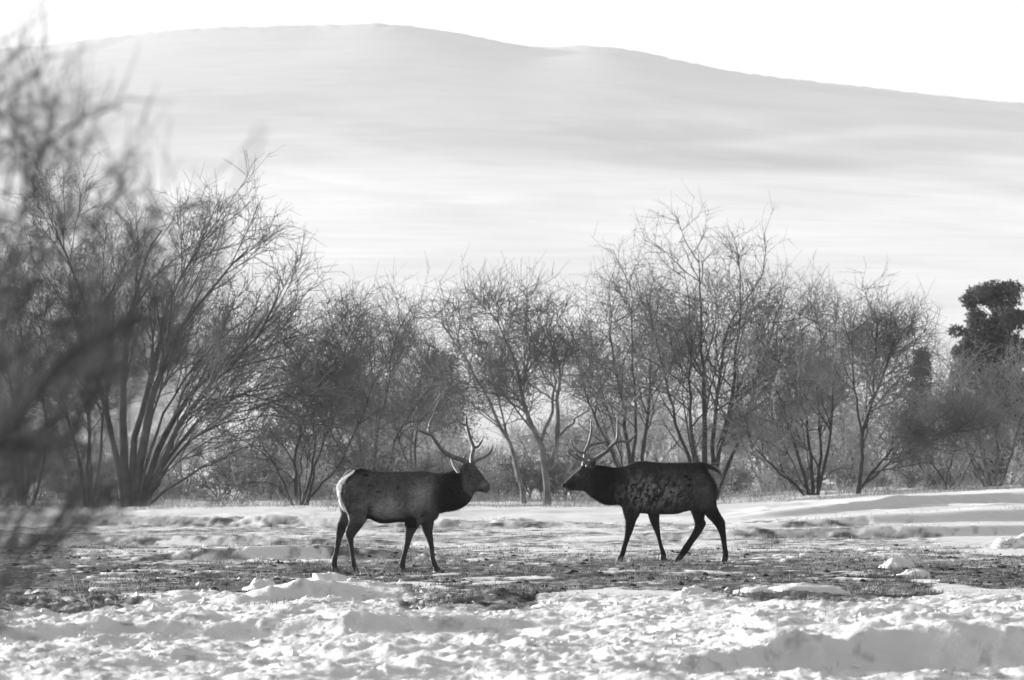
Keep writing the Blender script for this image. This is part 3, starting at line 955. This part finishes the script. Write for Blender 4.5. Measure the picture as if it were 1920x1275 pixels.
    # eyes and nose pad
    def blob(name, c, r_, m_):
        vv, ff = [], []
        ns, nr = 12, 7
        for i in range(nr + 1):
            th = math.pi * i / nr
            for k in range(ns):
                ph = 2 * math.pi * k / ns
                vv.append((c[0] + r_[0] * math.sin(th) * math.cos(ph), c[1] + r_[1] * math.sin(th) * math.sin(ph), c[2] + r_[2] * math.cos(th)))
        for i in range(nr):
            for k in range(ns):
                a = i * ns + k; b = i * ns + (k + 1) % ns
                ff.append((a, b, b + ns, a + ns))
        bm_ = bpy.data.meshes.new(name); bm_.from_pydata(vv, [], ff)
        bm_.polygons.foreach_set('use_smooth', np.ones(len(bm_.polygons), bool))
        return link(name, bm_, m_, root)
    for ex, ey, eyy in spec['eyes']:
        blob('eye', A((ex, ey, eyy)), (.022, .012, .014), M['eye'])
    nx_, ny_ = spec['nosepx']
    blob('nose', A((nx_, ny_, 0.0)), (.036, .034, .034), M['nose'])
    # tail
    tv = []
    tp, tr = spec['tail']
    P, Rr, s = curve_tube([(L(p[:2])[0], p[2], L(p[:2])[1]) for p in tp], tr, 8)
    v, f = tubes(P, Rr, 8)
    tm = np_mesh('tail', v, f, 4, True, np.full(len(v), spec['tailtone']))
    link('tail', tm, M['coat'], root)
    return root

def seg_interp(v, xs, ys):
    return np.interp(v, xs, ys)

def spots_mask(cx, cy, lst):
    m = np.zeros_like(cx)
    for (sx_, sy_, rx, ry) in lst:
        m = np.maximum(m, 1 - sstep(0.5, 1.2, np.sqrt(((cx - sx_) / rx) ** 2 + ((cy - sy_) / ry) ** 2)))
    return m

# --- left stag (faces right)
def tone1(cx, cy, y, nor):
    n1 = fbm(cx * 0.02, cy * 0.02, 4, 401, .6)
    n2 = fbm(cx * 0.10, cy * 0.10, 3, 411, .6)
    t = np.full_like(cx, 0.10)
    # lighter flank and ribs
    fl = np.exp(-((cx - 470) / 150) ** 2 - ((cy - 720) / 85) ** 2)
    fl2 = np.exp(-((cx - 700 + (cy - 640) * .55) / 75) ** 2 - ((cy - 650) / 110) ** 2)
    t = t + 0.22 * np.maximum(fl, fl2 * .9)
    # darker back, belly line
    t = t * (1 - 0.35 * (1 - sstep(455, 560, cy)) * (cx < 900))
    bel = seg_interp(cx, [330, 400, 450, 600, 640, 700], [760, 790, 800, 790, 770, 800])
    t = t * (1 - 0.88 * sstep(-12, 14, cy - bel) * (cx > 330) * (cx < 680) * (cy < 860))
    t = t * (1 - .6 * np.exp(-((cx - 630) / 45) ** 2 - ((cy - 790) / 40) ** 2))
    # neck: dark mane
    nk = sstep(-30, 75, cx - seg_interp(cy, [480, 600, 700, 760], [860, 805, 815, 850]) + 40 * (n1 - .5)) * (1 - sstep(0, 30, cx - seg_interp(cy, [440, 480, 600, 680], [970, 985, 1000, 1100])))
    t = t * (1 - 0.72 * nk)
    # head
    hd = sstep(0, 30, cx - seg_interp(cy, [440, 480, 600, 680], [970, 985, 1000, 1100]))
    t = t * (1 - hd) + hd * (0.115 - 0.035 * sstep(1060, 1100, cx) * (1 - sstep(1140, 1165, cx)) * (cy < 560) - 0.05 * np.exp(-((cx - 1035) / 30) ** 2 - ((cy - 420) / 28) ** 2))
    t = t + hd * .10 * np.exp(-((cx - 1150) / 16) ** 2 - ((cy - 560) / 22) ** 2) + hd * .16 * np.exp(-((cx - 1160) / 25) ** 2 - ((cy - 617) / 7) ** 2)
    t = t * (1 - hd * .8 * np.exp(-((cx - 1135) / 14) ** 2 - ((cy - 600) / 9) ** 2))
    # shoulder to legs
    t = t * (1 - 0.45 * sstep(800, 860, cy))
    # fore edge of thigh is black
    t = t * (1 - .75 * np.exp(-((cx - 345) / 22) ** 2 - ((cy - 745) / 60) ** 2))
    # rump patch
    edge = seg_interp(cy, [440, 470, 510, 560, 620, 680, 730, 780, 830, 870], [250, 240, 195, 162, 148, 158, 182, 205, 213, 190])
    rp = (1 - sstep(-8, 6, cx - edge)) * (cy > 455) * np.where(cy < 690, 1.0, (1 - sstep(790, 830, cy)) * (y < -0.02))
    rp2 = (1 - sstep(-2, 4, cx - 128)) * (cy < 700)
    blk = np.exp(-((cx - edge - 14) / 16) ** 2) * (cy < 760) * (cy > 450)
    t = t * (1 - .75 * blk)
    t = t * (1 - .8 * np.exp(-((cx - 290) / 55) ** 2 - ((cy - 455) / 22) ** 2))
    t = np.where(np.maximum(rp, rp2) > .01, t * (1 - np.maximum(rp, rp2)) + .55 * np.maximum(rp, rp2), t)
    t = t * (1 - .85 * spots_mask(cx, cy, [(550, 578, 13, 14), (410, 607, 20, 7), (325, 490, 24, 12), (560, 702, 12, 5), (345, 565, 12, 6), (720, 775, 12, 12)]) * (y < 0))
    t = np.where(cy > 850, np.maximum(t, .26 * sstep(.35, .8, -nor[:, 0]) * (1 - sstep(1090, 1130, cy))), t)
    # above: sunlit rim on left-facing sides of the legs, painted into the tone
    return t * (0.55 + 0.9 * n1) * (0.65 + 0.7 * n2)

def muscle1(cx, cy, y):
    g = lambda x0, y0, rx, ry: np.exp(-((cx - x0) / rx) ** 2 - ((cy - y0) / ry) ** 2)
    near = (np.abs(y) > 0.06)
    return 1.5 * near * (-0.022 * g(365, 690, 30, 90) - 0.016 * g(560, 560, 110, 45) + 0.012 * g(700, 650, 60, 110) - 0.014 * g(800, 620, 20, 110)
                   + 0.006 * g(250, 600, 70, 80)) - (np.abs(y) > .035) * 0.010 * g(1060, 505, 25, 16)

stag1 = dict(
    scale=480.0, ox=650.0, oy=1172.0, cropx=600, cropy=760, aox=760, aoy=760, seed=1, back=-1.0,
    loc=(px2x(600 + 650 / 3.75, 100.0), 100.0, 0.0),
    label='stag on the left facing right, with pale rump patch and dark neck',
    lofts=[
        ([((112, 565), (122, 625), .05), ((150, 515), (145, 720), .14), ((215, 464), (215, 775), .20), ((270, 440), (300, 805), .235), ((340, 452), (350, 800), .25),
          ((440, 458), (430, 832), .27), ((560, 462), (560, 822), .27), ((650, 458), (650, 826), .25), ((730, 458), (738, 832), .225), ((795, 472), (800, 815), .185), ((838, 505), (836, 775), .12)], 0.0),
        ([((690, 490), (740, 750), .17), ((780, 476), (830, 760), .165), ((850, 478), (895, 746), .145), ((910, 468), (970, 733), .13), ((955, 450), (1032, 700), .115), ((985, 438), (1068, 655), .10), ((1005, 425), (1088, 612), .085)], 0.0),
        ([((985, 430), (1010, 590), .07), ((1020, 400), (1045, 612), .092), ((1060, 405), (1075, 616), .095), ((1095, 425), (1100, 610), .082), ((1125, 462), (1118, 604), .064), ((1148, 497), (1135, 608), .052), ((1170, 523), (1150, 617), .048),
          ((1188, 545), (1166, 620), .044), ((1200, 566), (1186, 608), .034)], 0.0),
        # near hind
        ([((175, 540), (350, 620), .11), ((158, 650), (362, 750), .105), ((188, 750), (325, 815), .078), ((203, 810), (285, 872), .056), ((183, 872), (250, 915), .042), ((180, 915), (240, 938), .037), ((203, 985), (239, 996), .028),
          ((213, 1060), (246, 1062), .026), ((219, 1112), (258, 1110), .031), ((229, 1142), (262, 1135), .026)], -0.13),
        # far hind
        ([((160, 560), (300, 640), .11), ((135, 690), (240, 760), .09), ((145, 765), (212, 820), .06), ((118, 845), (180, 888), .042), ((111, 885), (165, 915), .037), ((105, 955), (146, 965), .029),
          ((96, 1030), (130, 1038), .026), ((78, 1095), (121, 1100), .031), ((80, 1135), (122, 1137), .026)], 0.13),
        # near fore
        ([((590, 660), (760, 660), .07), ((592, 780), (735, 795), .07), ((598, 855), (692, 858), .055), ((597, 920), (657, 915), .04), ((592, 975), (636, 978), .037), ((578, 1040), (615, 1042), .027),
          ((562, 1092), (604, 1097), .028), ((558, 1130), (603, 1132), .030), ((566, 1148), (604, 1147), .024)], -0.13),
        # far fore
        ([((690, 720), (815, 730), .07), ((700, 815), (802, 825), .06), ((718, 882), (792, 888), .045), ((742, 935), (797, 935), .038), ((760, 985), (801, 985), .034), ((768, 1040), (806, 1040), .026),
          ((776, 1090), (814, 1088), .028), ((786, 1125), (826, 1118), .029), ((796, 1145), (838, 1140), .023)], 0.12),
    ],
    hooves=[(((226, 1138), (264, 1132), (230, 1174), (288, 1178)), -0.13), (((80, 1132), (122, 1134), (86, 1170), (142, 1174)), 0.13),
            (((564, 1142), (606, 1144), (562, 1172), (612, 1171)), -0.13), (((795, 1140), (838, 1136), (800, 1172), (862, 1172)), 0.12)],
    antlers=[
        [([(715, 690, -.05), (690, 655, -.07), (640, 640, -.11), (545, 603, -.18), (455, 548, -.25), (400, 480, -.30), (350, 405, -.34), (312, 348, -.37)], [.027, .024, .021, .021, .020, .018, .017, .016]),
         ([(315, 352, -.37), (289, 315, -.38), (290, 250, -.37), (312, 178, -.34), (350, 112, -.30), (388, 82, -.26)], [.015, .012, .011, .010, .007, .003]),
         ([(315, 352, -.37), (255, 340, -.40), (180, 308, -.43), (120, 288, -.45), (72, 268, -.46)], [.015, .012, .009, .006, .003]),
         ([(445, 545, -.25), (428, 510, -.26), (412, 460, -.27), (422, 398, -.27)], [.013, .010, .009, .003]),
         ([(712, 680, -.05), (704, 650, -.07), (712, 610, -.09), (742, 574, -.10)], [.013, .010, .009, .003])],
        [([(800, 705, .04), (796, 650, .07), (797, 600, .10), (815, 510, .15), (780, 410, .20), (752, 310, .24), (735, 235, .27)], [.026, .022, .018, .017, .016, .015, .014]),
         ([(735, 240, .27), (728, 180, .27), (727, 114, .26)], [.012, .011, .004]),
         ([(737, 245, .27), (690, 228, .29), (620, 178, .31), (574, 116, .32)], [.013, .010, .009, .003]),
         ([(814, 505, .15), (868, 492, .17), (910, 430, .18), (942, 372, .18)], [.013, .011, .008, .003]),
         ([(805, 695, .05), (835, 672, .08), (880, 645, .12), (960, 608, .16), (1022, 548, .19), (1041, 466, .20)], [.017, .014, .012, .011, .010, .004])]],
    ears=[((538, 615), (615, 815), (662, 790), -.10, -.17, .42), ((720, 640), (770, 730), (800, 715), .09, .16, .10)],
    eyes=[(778, 838, -.088), (790, 838, .088)], nosepx=(986, 985),
    tail=([(225, 462, 0), (195, 478, 0), (165, 510, 0), (145, 545, 0)], [.035, .035, .028, .015]), tailtone=.30,
    tone=tone1, muscle=muscle1,
    mane=lambda cx, cy: sstep(790, 850, cx) * (1 - sstep(1000, 1060, cx)),
    headzone=lambda cx, cy: sstep(980, 1050, cx))
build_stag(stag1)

# --- right stag (faces left)
def tone2(cx, cy, y, nor):
    n1 = fbm(cx * 0.022, cy * 0.022, 4, 501, .6)
    n2 = fbm(cx * 0.06 + cy * .02, cy * 0.030, 4, 511, .65)
    n3 = fbm(cx * 0.12, cy * 0.12, 2, 521, .6)
    t = np.full_like(cx, 0.042)
    mott = np.exp(-((cx - 720) / 200) ** 2 - ((cy - 620) / 110) ** 2)
    t = t + 0.34 * mott * sstep(0.36, 0.70, n2)
    t = t + 0.05 * np.exp(-((cx - 1080) / 80) ** 2 - ((cy - 610) / 110) ** 2)
    t = t + 0.07 * np.exp(-((cx - 465) / 14) ** 2 - ((cy - 620) / 50) ** 2)
    t = t * (1 - .5 * (1 - sstep(400, 500, cy)) * (cx > 350))
    t = t * (1 - .5 * sstep(700, 760, cy))
    # dark neck
    nk = sstep(270, 330, cx) * (1 - sstep(440, 500, cx))
    t = t * (1 - .45 * nk)
    hd = 1 - sstep(250, 290, cx)
    t = t * (1 - hd) + hd * .045
    t = t + hd * .16 * np.exp(-((cx - 195) / 14) ** 2 - ((cy - 490) / 16) ** 2) + hd * .25 * np.exp(-((cx - 112) / 20) ** 2 - ((cy - 595) / 13) ** 2)
    t = t * (1 - .6 * hd * np.exp(-((cx - 150) / 30) ** 2 - ((cy - 560) / 35) ** 2))
    t = np.maximum(t, hd * .17 * sstep(.3, .75, -nor[:, 0]) * sstep(.1, .5, nor[:, 2]))  # sunlit line down forehead and nose bridge, painted as lighter coat tone
    t = np.where(cy > 800, np.maximum(t, .10 * sstep(.4, .8, -nor[:, 0])), t)  # sun rim on the legs' left sides, painted into the coat tone
    # throat patch
    t = t + .30 * np.exp(-((cx - 318) / 40) ** 2 - ((cy - 668 - (cx - 318) * .5) / 10) ** 2) * (cx < 400)
    # rump patch
    e0 = seg_interp(cy, [430, 470, 520, 580, 640, 700], [1100, 1120, 1155, 1183, 1195, 1200])
    rp = sstep(-5, 12, cx - e0) * (1 - sstep(570, 640, cy)) * sstep(0, 14, cy - seg_interp(cx, [1090, 1150, 1200, 1225], [438, 450, 480, 512]))
    t = t * (1 - rp) + .30 * rp
    blk = np.exp(-((cx - e0 + 22) / 20) ** 2) * (1 - rp)
    t = t * (1 - .7 * blk)
    t = t * (1 - .9 * spots_mask(cx, cy, [(780, 585, 12, 14), (822, 562, 13, 9), (852, 610, 14, 13), (730, 660, 17, 16), (700, 640, 14, 12), (505, 662, 14, 14), (755, 640, 15, 9), (690, 600, 10, 20), (610, 650, 16, 11),
                                          (590, 560, 20, 10), (540, 590, 10, 20), (660, 560, 8, 18), (575, 640, 10, 12), (960, 500, 22, 14), (985, 520, 20, 10), (980, 565, 18, 14), (715, 685, 10, 10), (635, 590, 8, 14)]) * (y < 0))
    return t * (0.5 + n1) * (0.6 + .8 * n3)

def muscle2(cx, cy, y):
    g = lambda x0, y0, rx, ry: np.exp(-((cx - x0) / rx) ** 2 - ((cy - y0) / ry) ** 2)
    near = (np.abs(y) > 0.06)
    return 1.5 * near * (-0.020 * g(985, 620, 30, 100) + 0.014 * g(500, 630, 40, 80) - 0.014 * g(445, 600, 16, 80) - 0.012 * g(760, 500, 120, 40)) - (np.abs(y) > .035) * 0.010 * g(205, 500, 22, 14)

stag2 = dict(
    scale=453.0, ox=650.0, oy=1100.0, cropx=1030, cropy=760, aox=1040, aoy=770, seed=2, back=1.0,
    loc=(px2x(1030 + 650 / 3.75, 106.3), 106.3, D2Z),
    label='stag on the right facing left, darker mottled coat, walking with one hind leg bent',
    lofts=[
        ([((1214, 515), (1188, 590), .05), ((1188, 455), (1176, 670), .13), ((1140, 420), (1140, 735), .19), ((1080, 400), (1070, 752), .225), ((1000, 400), (990, 742), .24), ((900, 402), (900, 766), .26),
          ((780, 402), (780, 770), .265), ((680, 393), (680, 764), .25), ((600, 397), (600, 762), .225), ((535, 425), (545, 738), .185), ((482, 455), (492, 700), .13), ((458, 550), (458, 640), .06)], 0.0),
        ([((620, 430), (570, 690), .16), ((540, 427), (488, 700), .155), ((470, 438), (405, 702), .14), ((400, 428), (335, 675), .125), ((345, 422), (280, 640), .108), ((308, 415), (248, 610), .09)], 0.0),
        ([((325, 425), (300, 590), .07), ((278, 408), (255, 607), .092), ((235, 415), (218, 604), .09), ((202, 448), (188, 601), .074), ((165, 483), (162, 601), .056), ((130, 515), (140, 604), .048),
          ((107, 538), (124, 600), .042), ((94, 556), (108, 590), .028)], 0.0),
        ([((500, 620), (670, 620), .07), ((512, 735), (640, 755), .07), ((528, 800), (612, 808), .055), ((530, 865), (592, 870), .041), ((524, 930), (568, 932), .037), ((510, 985), (547, 990), .027),
          ((494, 1040), (534, 1045), .029), ((484, 1062), (522, 1070), .026)], -0.13),
        ([((665, 690), (790, 700), .07), ((693, 775), (777, 778), .055), ((715, 842), (778, 845), .042), ((741, 895), (782, 895), .036), ((758, 945), (789, 945), .027), ((771, 1000), (804, 1000), .027),
          ((781, 1040), (822, 1045), .029), ((783, 1060), (822, 1065), .024)], 0.12),
        ([((960, 620), (1110, 640), .10), ((985, 725), (1105, 740), .085), ((1012, 795), (1093, 800), .058), ((1022, 845), (1106, 835), .042), ((1006, 892), (1070, 902), .036), ((975, 945), (1024, 965), .028),
          ((944, 990), (994, 1012), .028), ((922, 1025), (972, 1044), .031), ((908, 1052), (952, 1068), .025)], 0.13),
        ([((1000, 520), (1180, 560), .11), ((1020, 660), (1176, 690), .105), ((1088, 765), (1200, 760), .07), ((1148, 830), (1234, 815), .045), ((1180, 875), (1240, 875), .037), ((1203, 940), (1246, 940), .029),
          ((1212, 1000), (1252, 1000), .027), ((1217, 1045), (1260, 1048), .031), ((1216, 1068), (1258, 1070), .026)], -0.13),
    ],
    hooves=[(((482, 1060), (522, 1068), (466, 1102), (512, 1104)), -0.13), (((783, 1052), (824, 1058), (776, 1094), (820, 1094)), 0.12),
            (((908, 1048), (952, 1066), (880, 1092), (922, 1098)), 0.13), (((1214, 1062), (1260, 1068), (1204, 1103), (1250, 1102)), -0.13)],
    antlers=[
        [([(352, 690, .04), (350, 640, .07), (366, 560, .12), (370, 500, .17), (400, 440, .22), (460, 402, .27), (560, 384, .32), (620, 362, .35), (664, 340, .36)], [.026, .024, .022, .020, .017, .015, .012, .009, .003]),
         ([(360, 500, .16), (395, 420, .18), (425, 320, .20), (440, 210, .21), (433, 98, .21)], [.016, .014, .012, .010, .004]),
         ([(365, 515, .15), (330, 508, .16), (270, 485, .18), (215, 425, .20), (190, 340, .21)], [.016, .013, .012, .010, .004]),
         ([(350, 610, .08), (325, 600, .10), (260, 575, .14), (185, 520, .17), (135, 455, .18)], [.017, .014, .012, .009, .003])],
        [([(392, 680, -.05), (410, 620, -.08), (450, 590, -.12), (520, 552, -.18), (610, 490, -.24), (690, 408, -.30), (765, 364, -.35), (865, 374, -.40), (925, 328, -.42), (962, 268, -.42)], [.026, .024, .022, .021, .020, .018, .016, .013, .010, .003]),
         ([(712, 388, -.31), (742, 330, -.32), (750, 250, -.32), (748, 170, -.31), (742, 68, -.30)], [.014, .012, .011, .009, .003]),
         ([(598, 492, -.23), (588, 455, -.23), (562, 428, -.22), (540, 408, -.21)], [.012, .010, .008, .003]),
         ([(432, 596, -.11), (412, 555, -.14), (392, 520, -.17), (384, 485, -.18)], [.012, .010, .008, .003]),
         ([(396, 670, -.06), (345, 585, -.10), (300, 560, -.15), (255, 530, -.19), (240, 492, -.20)], [.014, .011, .009, .008, .003])]],
    ears=[((478, 553), (405, 720), (470, 690), -.10, -.16, .05), ((400, 560), (380, 690), (420, 680), .10, .16, .05)],
    eyes=[(272, 790, -.086), (272, 790, .086)], nosepx=(108, 895),
    tail=([(1150, 425, 0), (1190, 450, 0), (1212, 490, 0), (1214, 530, 0)], [.02, .022, .02, .012]), tailtone=.25,
    tone=tone2, muscle=muscle2,
    mane=lambda cx, cy: sstep(270, 330, cx) * (1 - sstep(480, 560, cx)),
    headzone=lambda cx, cy: 1 - sstep(240, 300, cx))
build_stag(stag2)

# ------------------------------------------------------------------ grass
def blades(name, X, Y, n_per, hmin, hmax, wd, seed, tone_lo, tone_hi, spread=0.05, label=None):
    rng = np.random.default_rng(seed)
    m = len(X) * n_per
    x = np.repeat(X, n_per) + rng.normal(size=m) * spread
    y = np.repeat(Y, n_per) + rng.normal(size=m) * spread
    z = height(x, y) - 0.01
    h = rng.uniform(hmin, hmax, m) * np.repeat(rng.uniform(0.4, 1.3, len(X)) * (.5 + .9 * sstep(.4, .65, fbm(X * 1.1, Y * .5, 3, 66))), n_per)
    a = rng.uniform(0, 2 * np.pi, m)
    lean = rng.uniform(0.3, 1.9, m) * h
    wx, wy = np.cos(a + 1.57) * wd, np.sin(a + 1.57) * wd
    p = np.stack([x, y, z], -1)
    t1 = np.stack([x + np.cos(a) * lean * .35, y + np.sin(a) * lean * .35, z + h * .6], -1)
    t2 = np.stack([x + np.cos(a) * lean, y + np.sin(a) * lean, z + h], -1)
    wv = np.stack([wx, wy, np.zeros(m)], -1)
    V = np.stack([p - wv, p + wv, t1 + wv * .7, t1 - wv * .7, t2], 1).reshape(-1, 3)
    b = np.arange(m)[:, None] * 5
    F = np.concatenate([b + np.array([0, 1, 2]), b + np.array([0, 2, 3]), b + np.array([3, 2, 4])])
    cl = sstep(.35, .65, fbm(x * 1.4, y * .45, 3, 88, .6))
    tn = np.repeat(tone_lo + (tone_hi - tone_lo) * np.clip(rng.uniform(0, 1, m) * (.25 + 1.1 * cl), 0, 1), 5)
    o = link(name, np_mesh(name, V, F, 3, False, tn), M['grass'])
    tag(o, label, 'grass', None, 'stuff')
    return o

rng = np.random.default_rng(900)
def scatter(n, d0, d1, umax=0.085, pw=1.0):
    d = d0 + (d1 - d0) * rng.uniform(0, 1, n) ** pw
    u = rng.uniform(-umax, umax, n)
    return u * d, d
x, y = scatter(12000, 70, 128)
k = rng.uniform(0, 1, len(x)) < bare_amount(x, y) * 0.85 + 0.01
blades('short_grass', x[k], y[k], 7, .03, .085, .0045, 901, .04, .46, .07, 'short dry grass and stubble on the bare strip of ground around the stags')
x, y = scatter(13000, 106, 180)
k = rng.uniform(0, 1, len(x)) < bare_amount(x, y) * 0.6 + 0.10 * (fbm(x * .3, y * .1, 3, 77) > .5)
blades('pale_grass', x[k], y[k], 5, .03, .09, .005, 902, .20, .55, .08, 'pale dry grass poking through thin snow behind the stags')
x, y = scatter(9000, 205, 262)
k = rng.uniform(0, 1, len(x)) < 0.25 + 0.6 * sstep(225, 245, y)
blades('tall_grass', x[k], y[k], 5, .10, .45, .006, 903, .12, .45, .15, 'taller dry grass along the foot of the tree line')

hx, hy = [], []
for spec in (stag1, stag2):
    for hq, yc in spec['hooves']:
        cxm = (hq[2][0] + hq[3][0]) / 2
        for _ in range(26):
            hx.append(spec['loc'][0] + (cxm - spec['ox']) / spec['scale'] + rng.normal() * .10)
            hy.append(spec['loc'][1] + yc + rng.normal() * .12 - .04)
blades('trampled_grass', np.array(hx), np.array(hy), 5, .03, .08, .0045, 904, .05, .4, .04, 'trampled grass round the hooves of the two stags')

x, y = scatter(3500, 52, 84)
k = (fbm(x * .9, y * .35, 3, 91) > .60)
blades('stubble', x[k], y[k], 5, .02, .06, .003, 905, .10, .5, .07, 'sparse stubble poking through the near snow')

# ------------------------------------------------------------------ weeds and snow lumps
def weed(px, d, hgt, seed, label, group='dry weeds standing in the snow'):
    rng = np.random.default_rng(seed)
    st = vase(rng, 7, hgt, hgt * .7, 0.006, basew=.05)
    for p, r_ in st: p[:, 2] += .2 * (1 - np.linspace(0, 1, 5))
    P0 = np.stack([resample(p, 8) for p, r_ in st]); R0 = np.stack([r_ * np.linspace(1, .4, 8) for p, r_ in st])
    P1, R1 = spawn(rng, P0, R0, 5, .25, .5, .3, 1, (20, 60), .1, .15, 5, .6, .003)
    P2, R2 = spawn(rng, P1, R1, 3, .3, .6, .3, 1, (20, 60), .1, .15, 4, .7, .002)
    o = link('dry_weed', tube_mesh('dry_weed', [(P0, R0, 4), (P1, R1, 3), (P2, R2, 3)]), M['twig'])
    place(o, px, d, 0)
    tag(o, label, 'weed', group)
weed(495, 59.5, .12, 1, 'small dark weed in the broken snow at the lower left')
weed(1098, 73, .20, 2, 'small dark weed on the edge of the bare ground, below the gap between the stags')
weed(1890, 122, .42, 3, 'twiggy dry weed on a snow mound at the right edge')
weed(625, 190, .7, 4, 'pale dry weed on the snow behind the hind legs of the left stag')
weed(1600, 128, .35, 5, 'thin dry weed on the snow between the right stag and the right edge')
weed(1250, 73.5, .10, 6, 'tiny dry weed in the crusted snow below the right stag')

def snow_lump(px, d, w_, dp, h, seed, label):
    rng = np.random.default_rng(seed)
    vv, ff = [], []
    nr, ns = 12, 30
    off = rng.uniform(0, 50)
    for i in range(nr + 1):
        th = (math.pi * .62) * i / nr
        for k in range(ns):
            ph = 2 * math.pi * k / ns
            q = np.array([math.sin(th) * math.cos(ph), math.sin(th) * math.sin(ph), math.cos(th)])
            n_ = float(fbm(np.array([q[0] * 1.7 + off + q[2]]), np.array([q[1] * 1.7 + off]), 4, seed, .6)[0])
            s = .62 + .75 * n_
            vv.append((q[0] * w_ * s, q[1] * dp * s, q[2] * h * .85 * (s ** 1.5) + (.10 * h * q[0])))
    for i in range(nr):
        for k in range(ns):
            a = i * ns + k; b = i * ns + (k + 1) % ns
            ff.append((a, a + ns, b + ns, b))
    me = bpy.data.meshes.new('snow_lump'); me.from_pydata(vv, [], ff)
    me.polygons.foreach_set('use_smooth', np.ones(len(me.polygons), bool))
    o = link('snow_lump', me, M['snow'])
    place(o, px, d, -.02)
    tag(o, label, 'snow lump', 'lumps of crusted snow')
snow_lump(486, 86, .20, .3, .17, 1, 'rounded snow lump in the bare strip, lower left of the left stag')
snow_lump(535, 85, .24, .3, .10, 2, 'low snow lump just right of the rounded one, lower left of the left stag')
snow_lump(622, 79.5, .28, .4, .22, 3, 'large pointed snow lump directly below the hind feet of the left stag')
snow_lump(1295, 77, .26, .4, .17, 4, 'large rounded snow lump below the hind feet of the right stag')
snow_lump(1680, 103, .28, .4, .22, 5, 'bright snow lump on the bare strip at the right, the farther one')
snow_lump(1712, 96, .24, .3, .16, 6, 'bright snow lump on the bare strip at the right, the nearer one')
snow_lump(1420, 80, .30, .4, .12, 7, 'long low slab of snow on the near edge of the bare strip, right of centre')
snow_lump(1510, 80, .5, .4, .14, 8, 'broad grey slab of crusted snow below the two bright lumps')
snow_lump(1905, 124, .5, .6, .28, 9, 'snow mound at the right edge under the twiggy weed')
snow_lump(75, 84, .22, .3, .10, 10, 'low snow lump at the far left of the bare strip')
snow_lump(195, 86, .20, .3, .10, 11, 'low snow lump in the bare strip behind the blurred twigs')

# crumbs of crusted snow
def pebble_field(name, x, y, s, mt, seed, label, cat, flat=.8):
    rng = np.random.default_rng(seed)
    z = height(x, y)
    base = np.array([[1, 0, 0], [-1, 0, 0], [0, 1, 0], [0, -1, 0], [0, 0, 1], [0, 0, -1]], float)
    tri = np.array([[0, 2, 4], [2, 1, 4], [1, 3, 4], [3, 0, 4], [2, 0, 5], [1, 2, 5], [3, 1, 5], [0, 3, 5]])
    m = len(x)
    j = base[None] * rng.uniform(.6, 1.4, (m, 6, 1)) * np.array([1.5, 1.5, flat]) + rng.normal(size=(m, 6, 3)) * .2
    V = (j * s[:, None, None] + np.stack([x, y, z + s * .2], -1)[:, None, :]).reshape(-1, 3)
    F = (np.arange(m)[:, None, None] * 6 + tri[None]).reshape(-1, 3)
    tag(link(name, np_mesh(name, V, F, 3, False), mt), label, cat, None, 'stuff')
rng = np.random.default_rng(960)
x, y = scatter(9000, 70, 128)
k = (bare_amount(x, y) > .5) & (fbm(x * 1.5, y * .5, 3, 44) > .5)
x, y = x[k], y[k]
pebble_field('soil_clods', x, y, .010 + .030 * rng.uniform(0, 1, len(x)) ** 3, M['soil'], 961, 'dark clods of earth and old dung lying in the bare strip', 'soil', .7)

def crumbs():
    rng = np.random.default_rng(950)
    n = 5200
    d = 50 + 28 * rng.uniform(0, 1, n) ** .9
    n2_ = 500
    d = np.concatenate([d, rng.uniform(78, 112, n2_)])
    u = rng.uniform(-.085, .085, len(d))
    x, y = u * d, d
    clump = fbm(x * .8, y * .5, 3, 33)
    k = (clump > .47) & ~((x > 2.2) & (y < 56) & (rng.uniform(0, 1, len(x)) > .12))
    x, y = x[k], y[k]
    z = height(x, y)
    base = np.array([[1, 0, 0], [-1, 0, 0], [0, 1, 0], [0, -1, 0], [0, 0, 1], [0, 0, -1]], float)
    tri = np.array([[0, 2, 4], [2, 1, 4], [1, 3, 4], [3, 0, 4], [2, 0, 5], [1, 2, 5], [3, 1, 5], [0, 3, 5]])
    m = len(x)
    s = (.012 + .04 * rng.uniform(0, 1, m) ** 4)[:, None, None]
    j = base[None] * (rng.uniform(.6, 1.3, (m, 6, 1))) * np.array([1.3, 1.3, .8]) + rng.normal(size=(m, 6, 3)) * .15
    a = rng.uniform(0, 6.28, m)
    c_, s_ = np.cos(a)[:, None], np.sin(a)[:, None]
    jx = j[..., 0] * c_ - j[..., 1] * s_; jy = j[..., 0] * s_ + j[..., 1] * c_
    j = np.stack([jx, jy, j[..., 2]], -1)
    V = (j * s + np.stack([x, y, z + .004], -1)[:, None, :]).reshape(-1, 3)
    F = (np.arange(m)[:, None, None] * 6 + tri[None]).reshape(-1, 3)
    o = link('snow_crumbs', np_mesh('snow_crumbs', V, F, 3, False), M['snow'])
    tag(o, 'loose crumbs of crusted snow scattered over the foreground', 'snow', None, 'stuff')
crumbs()
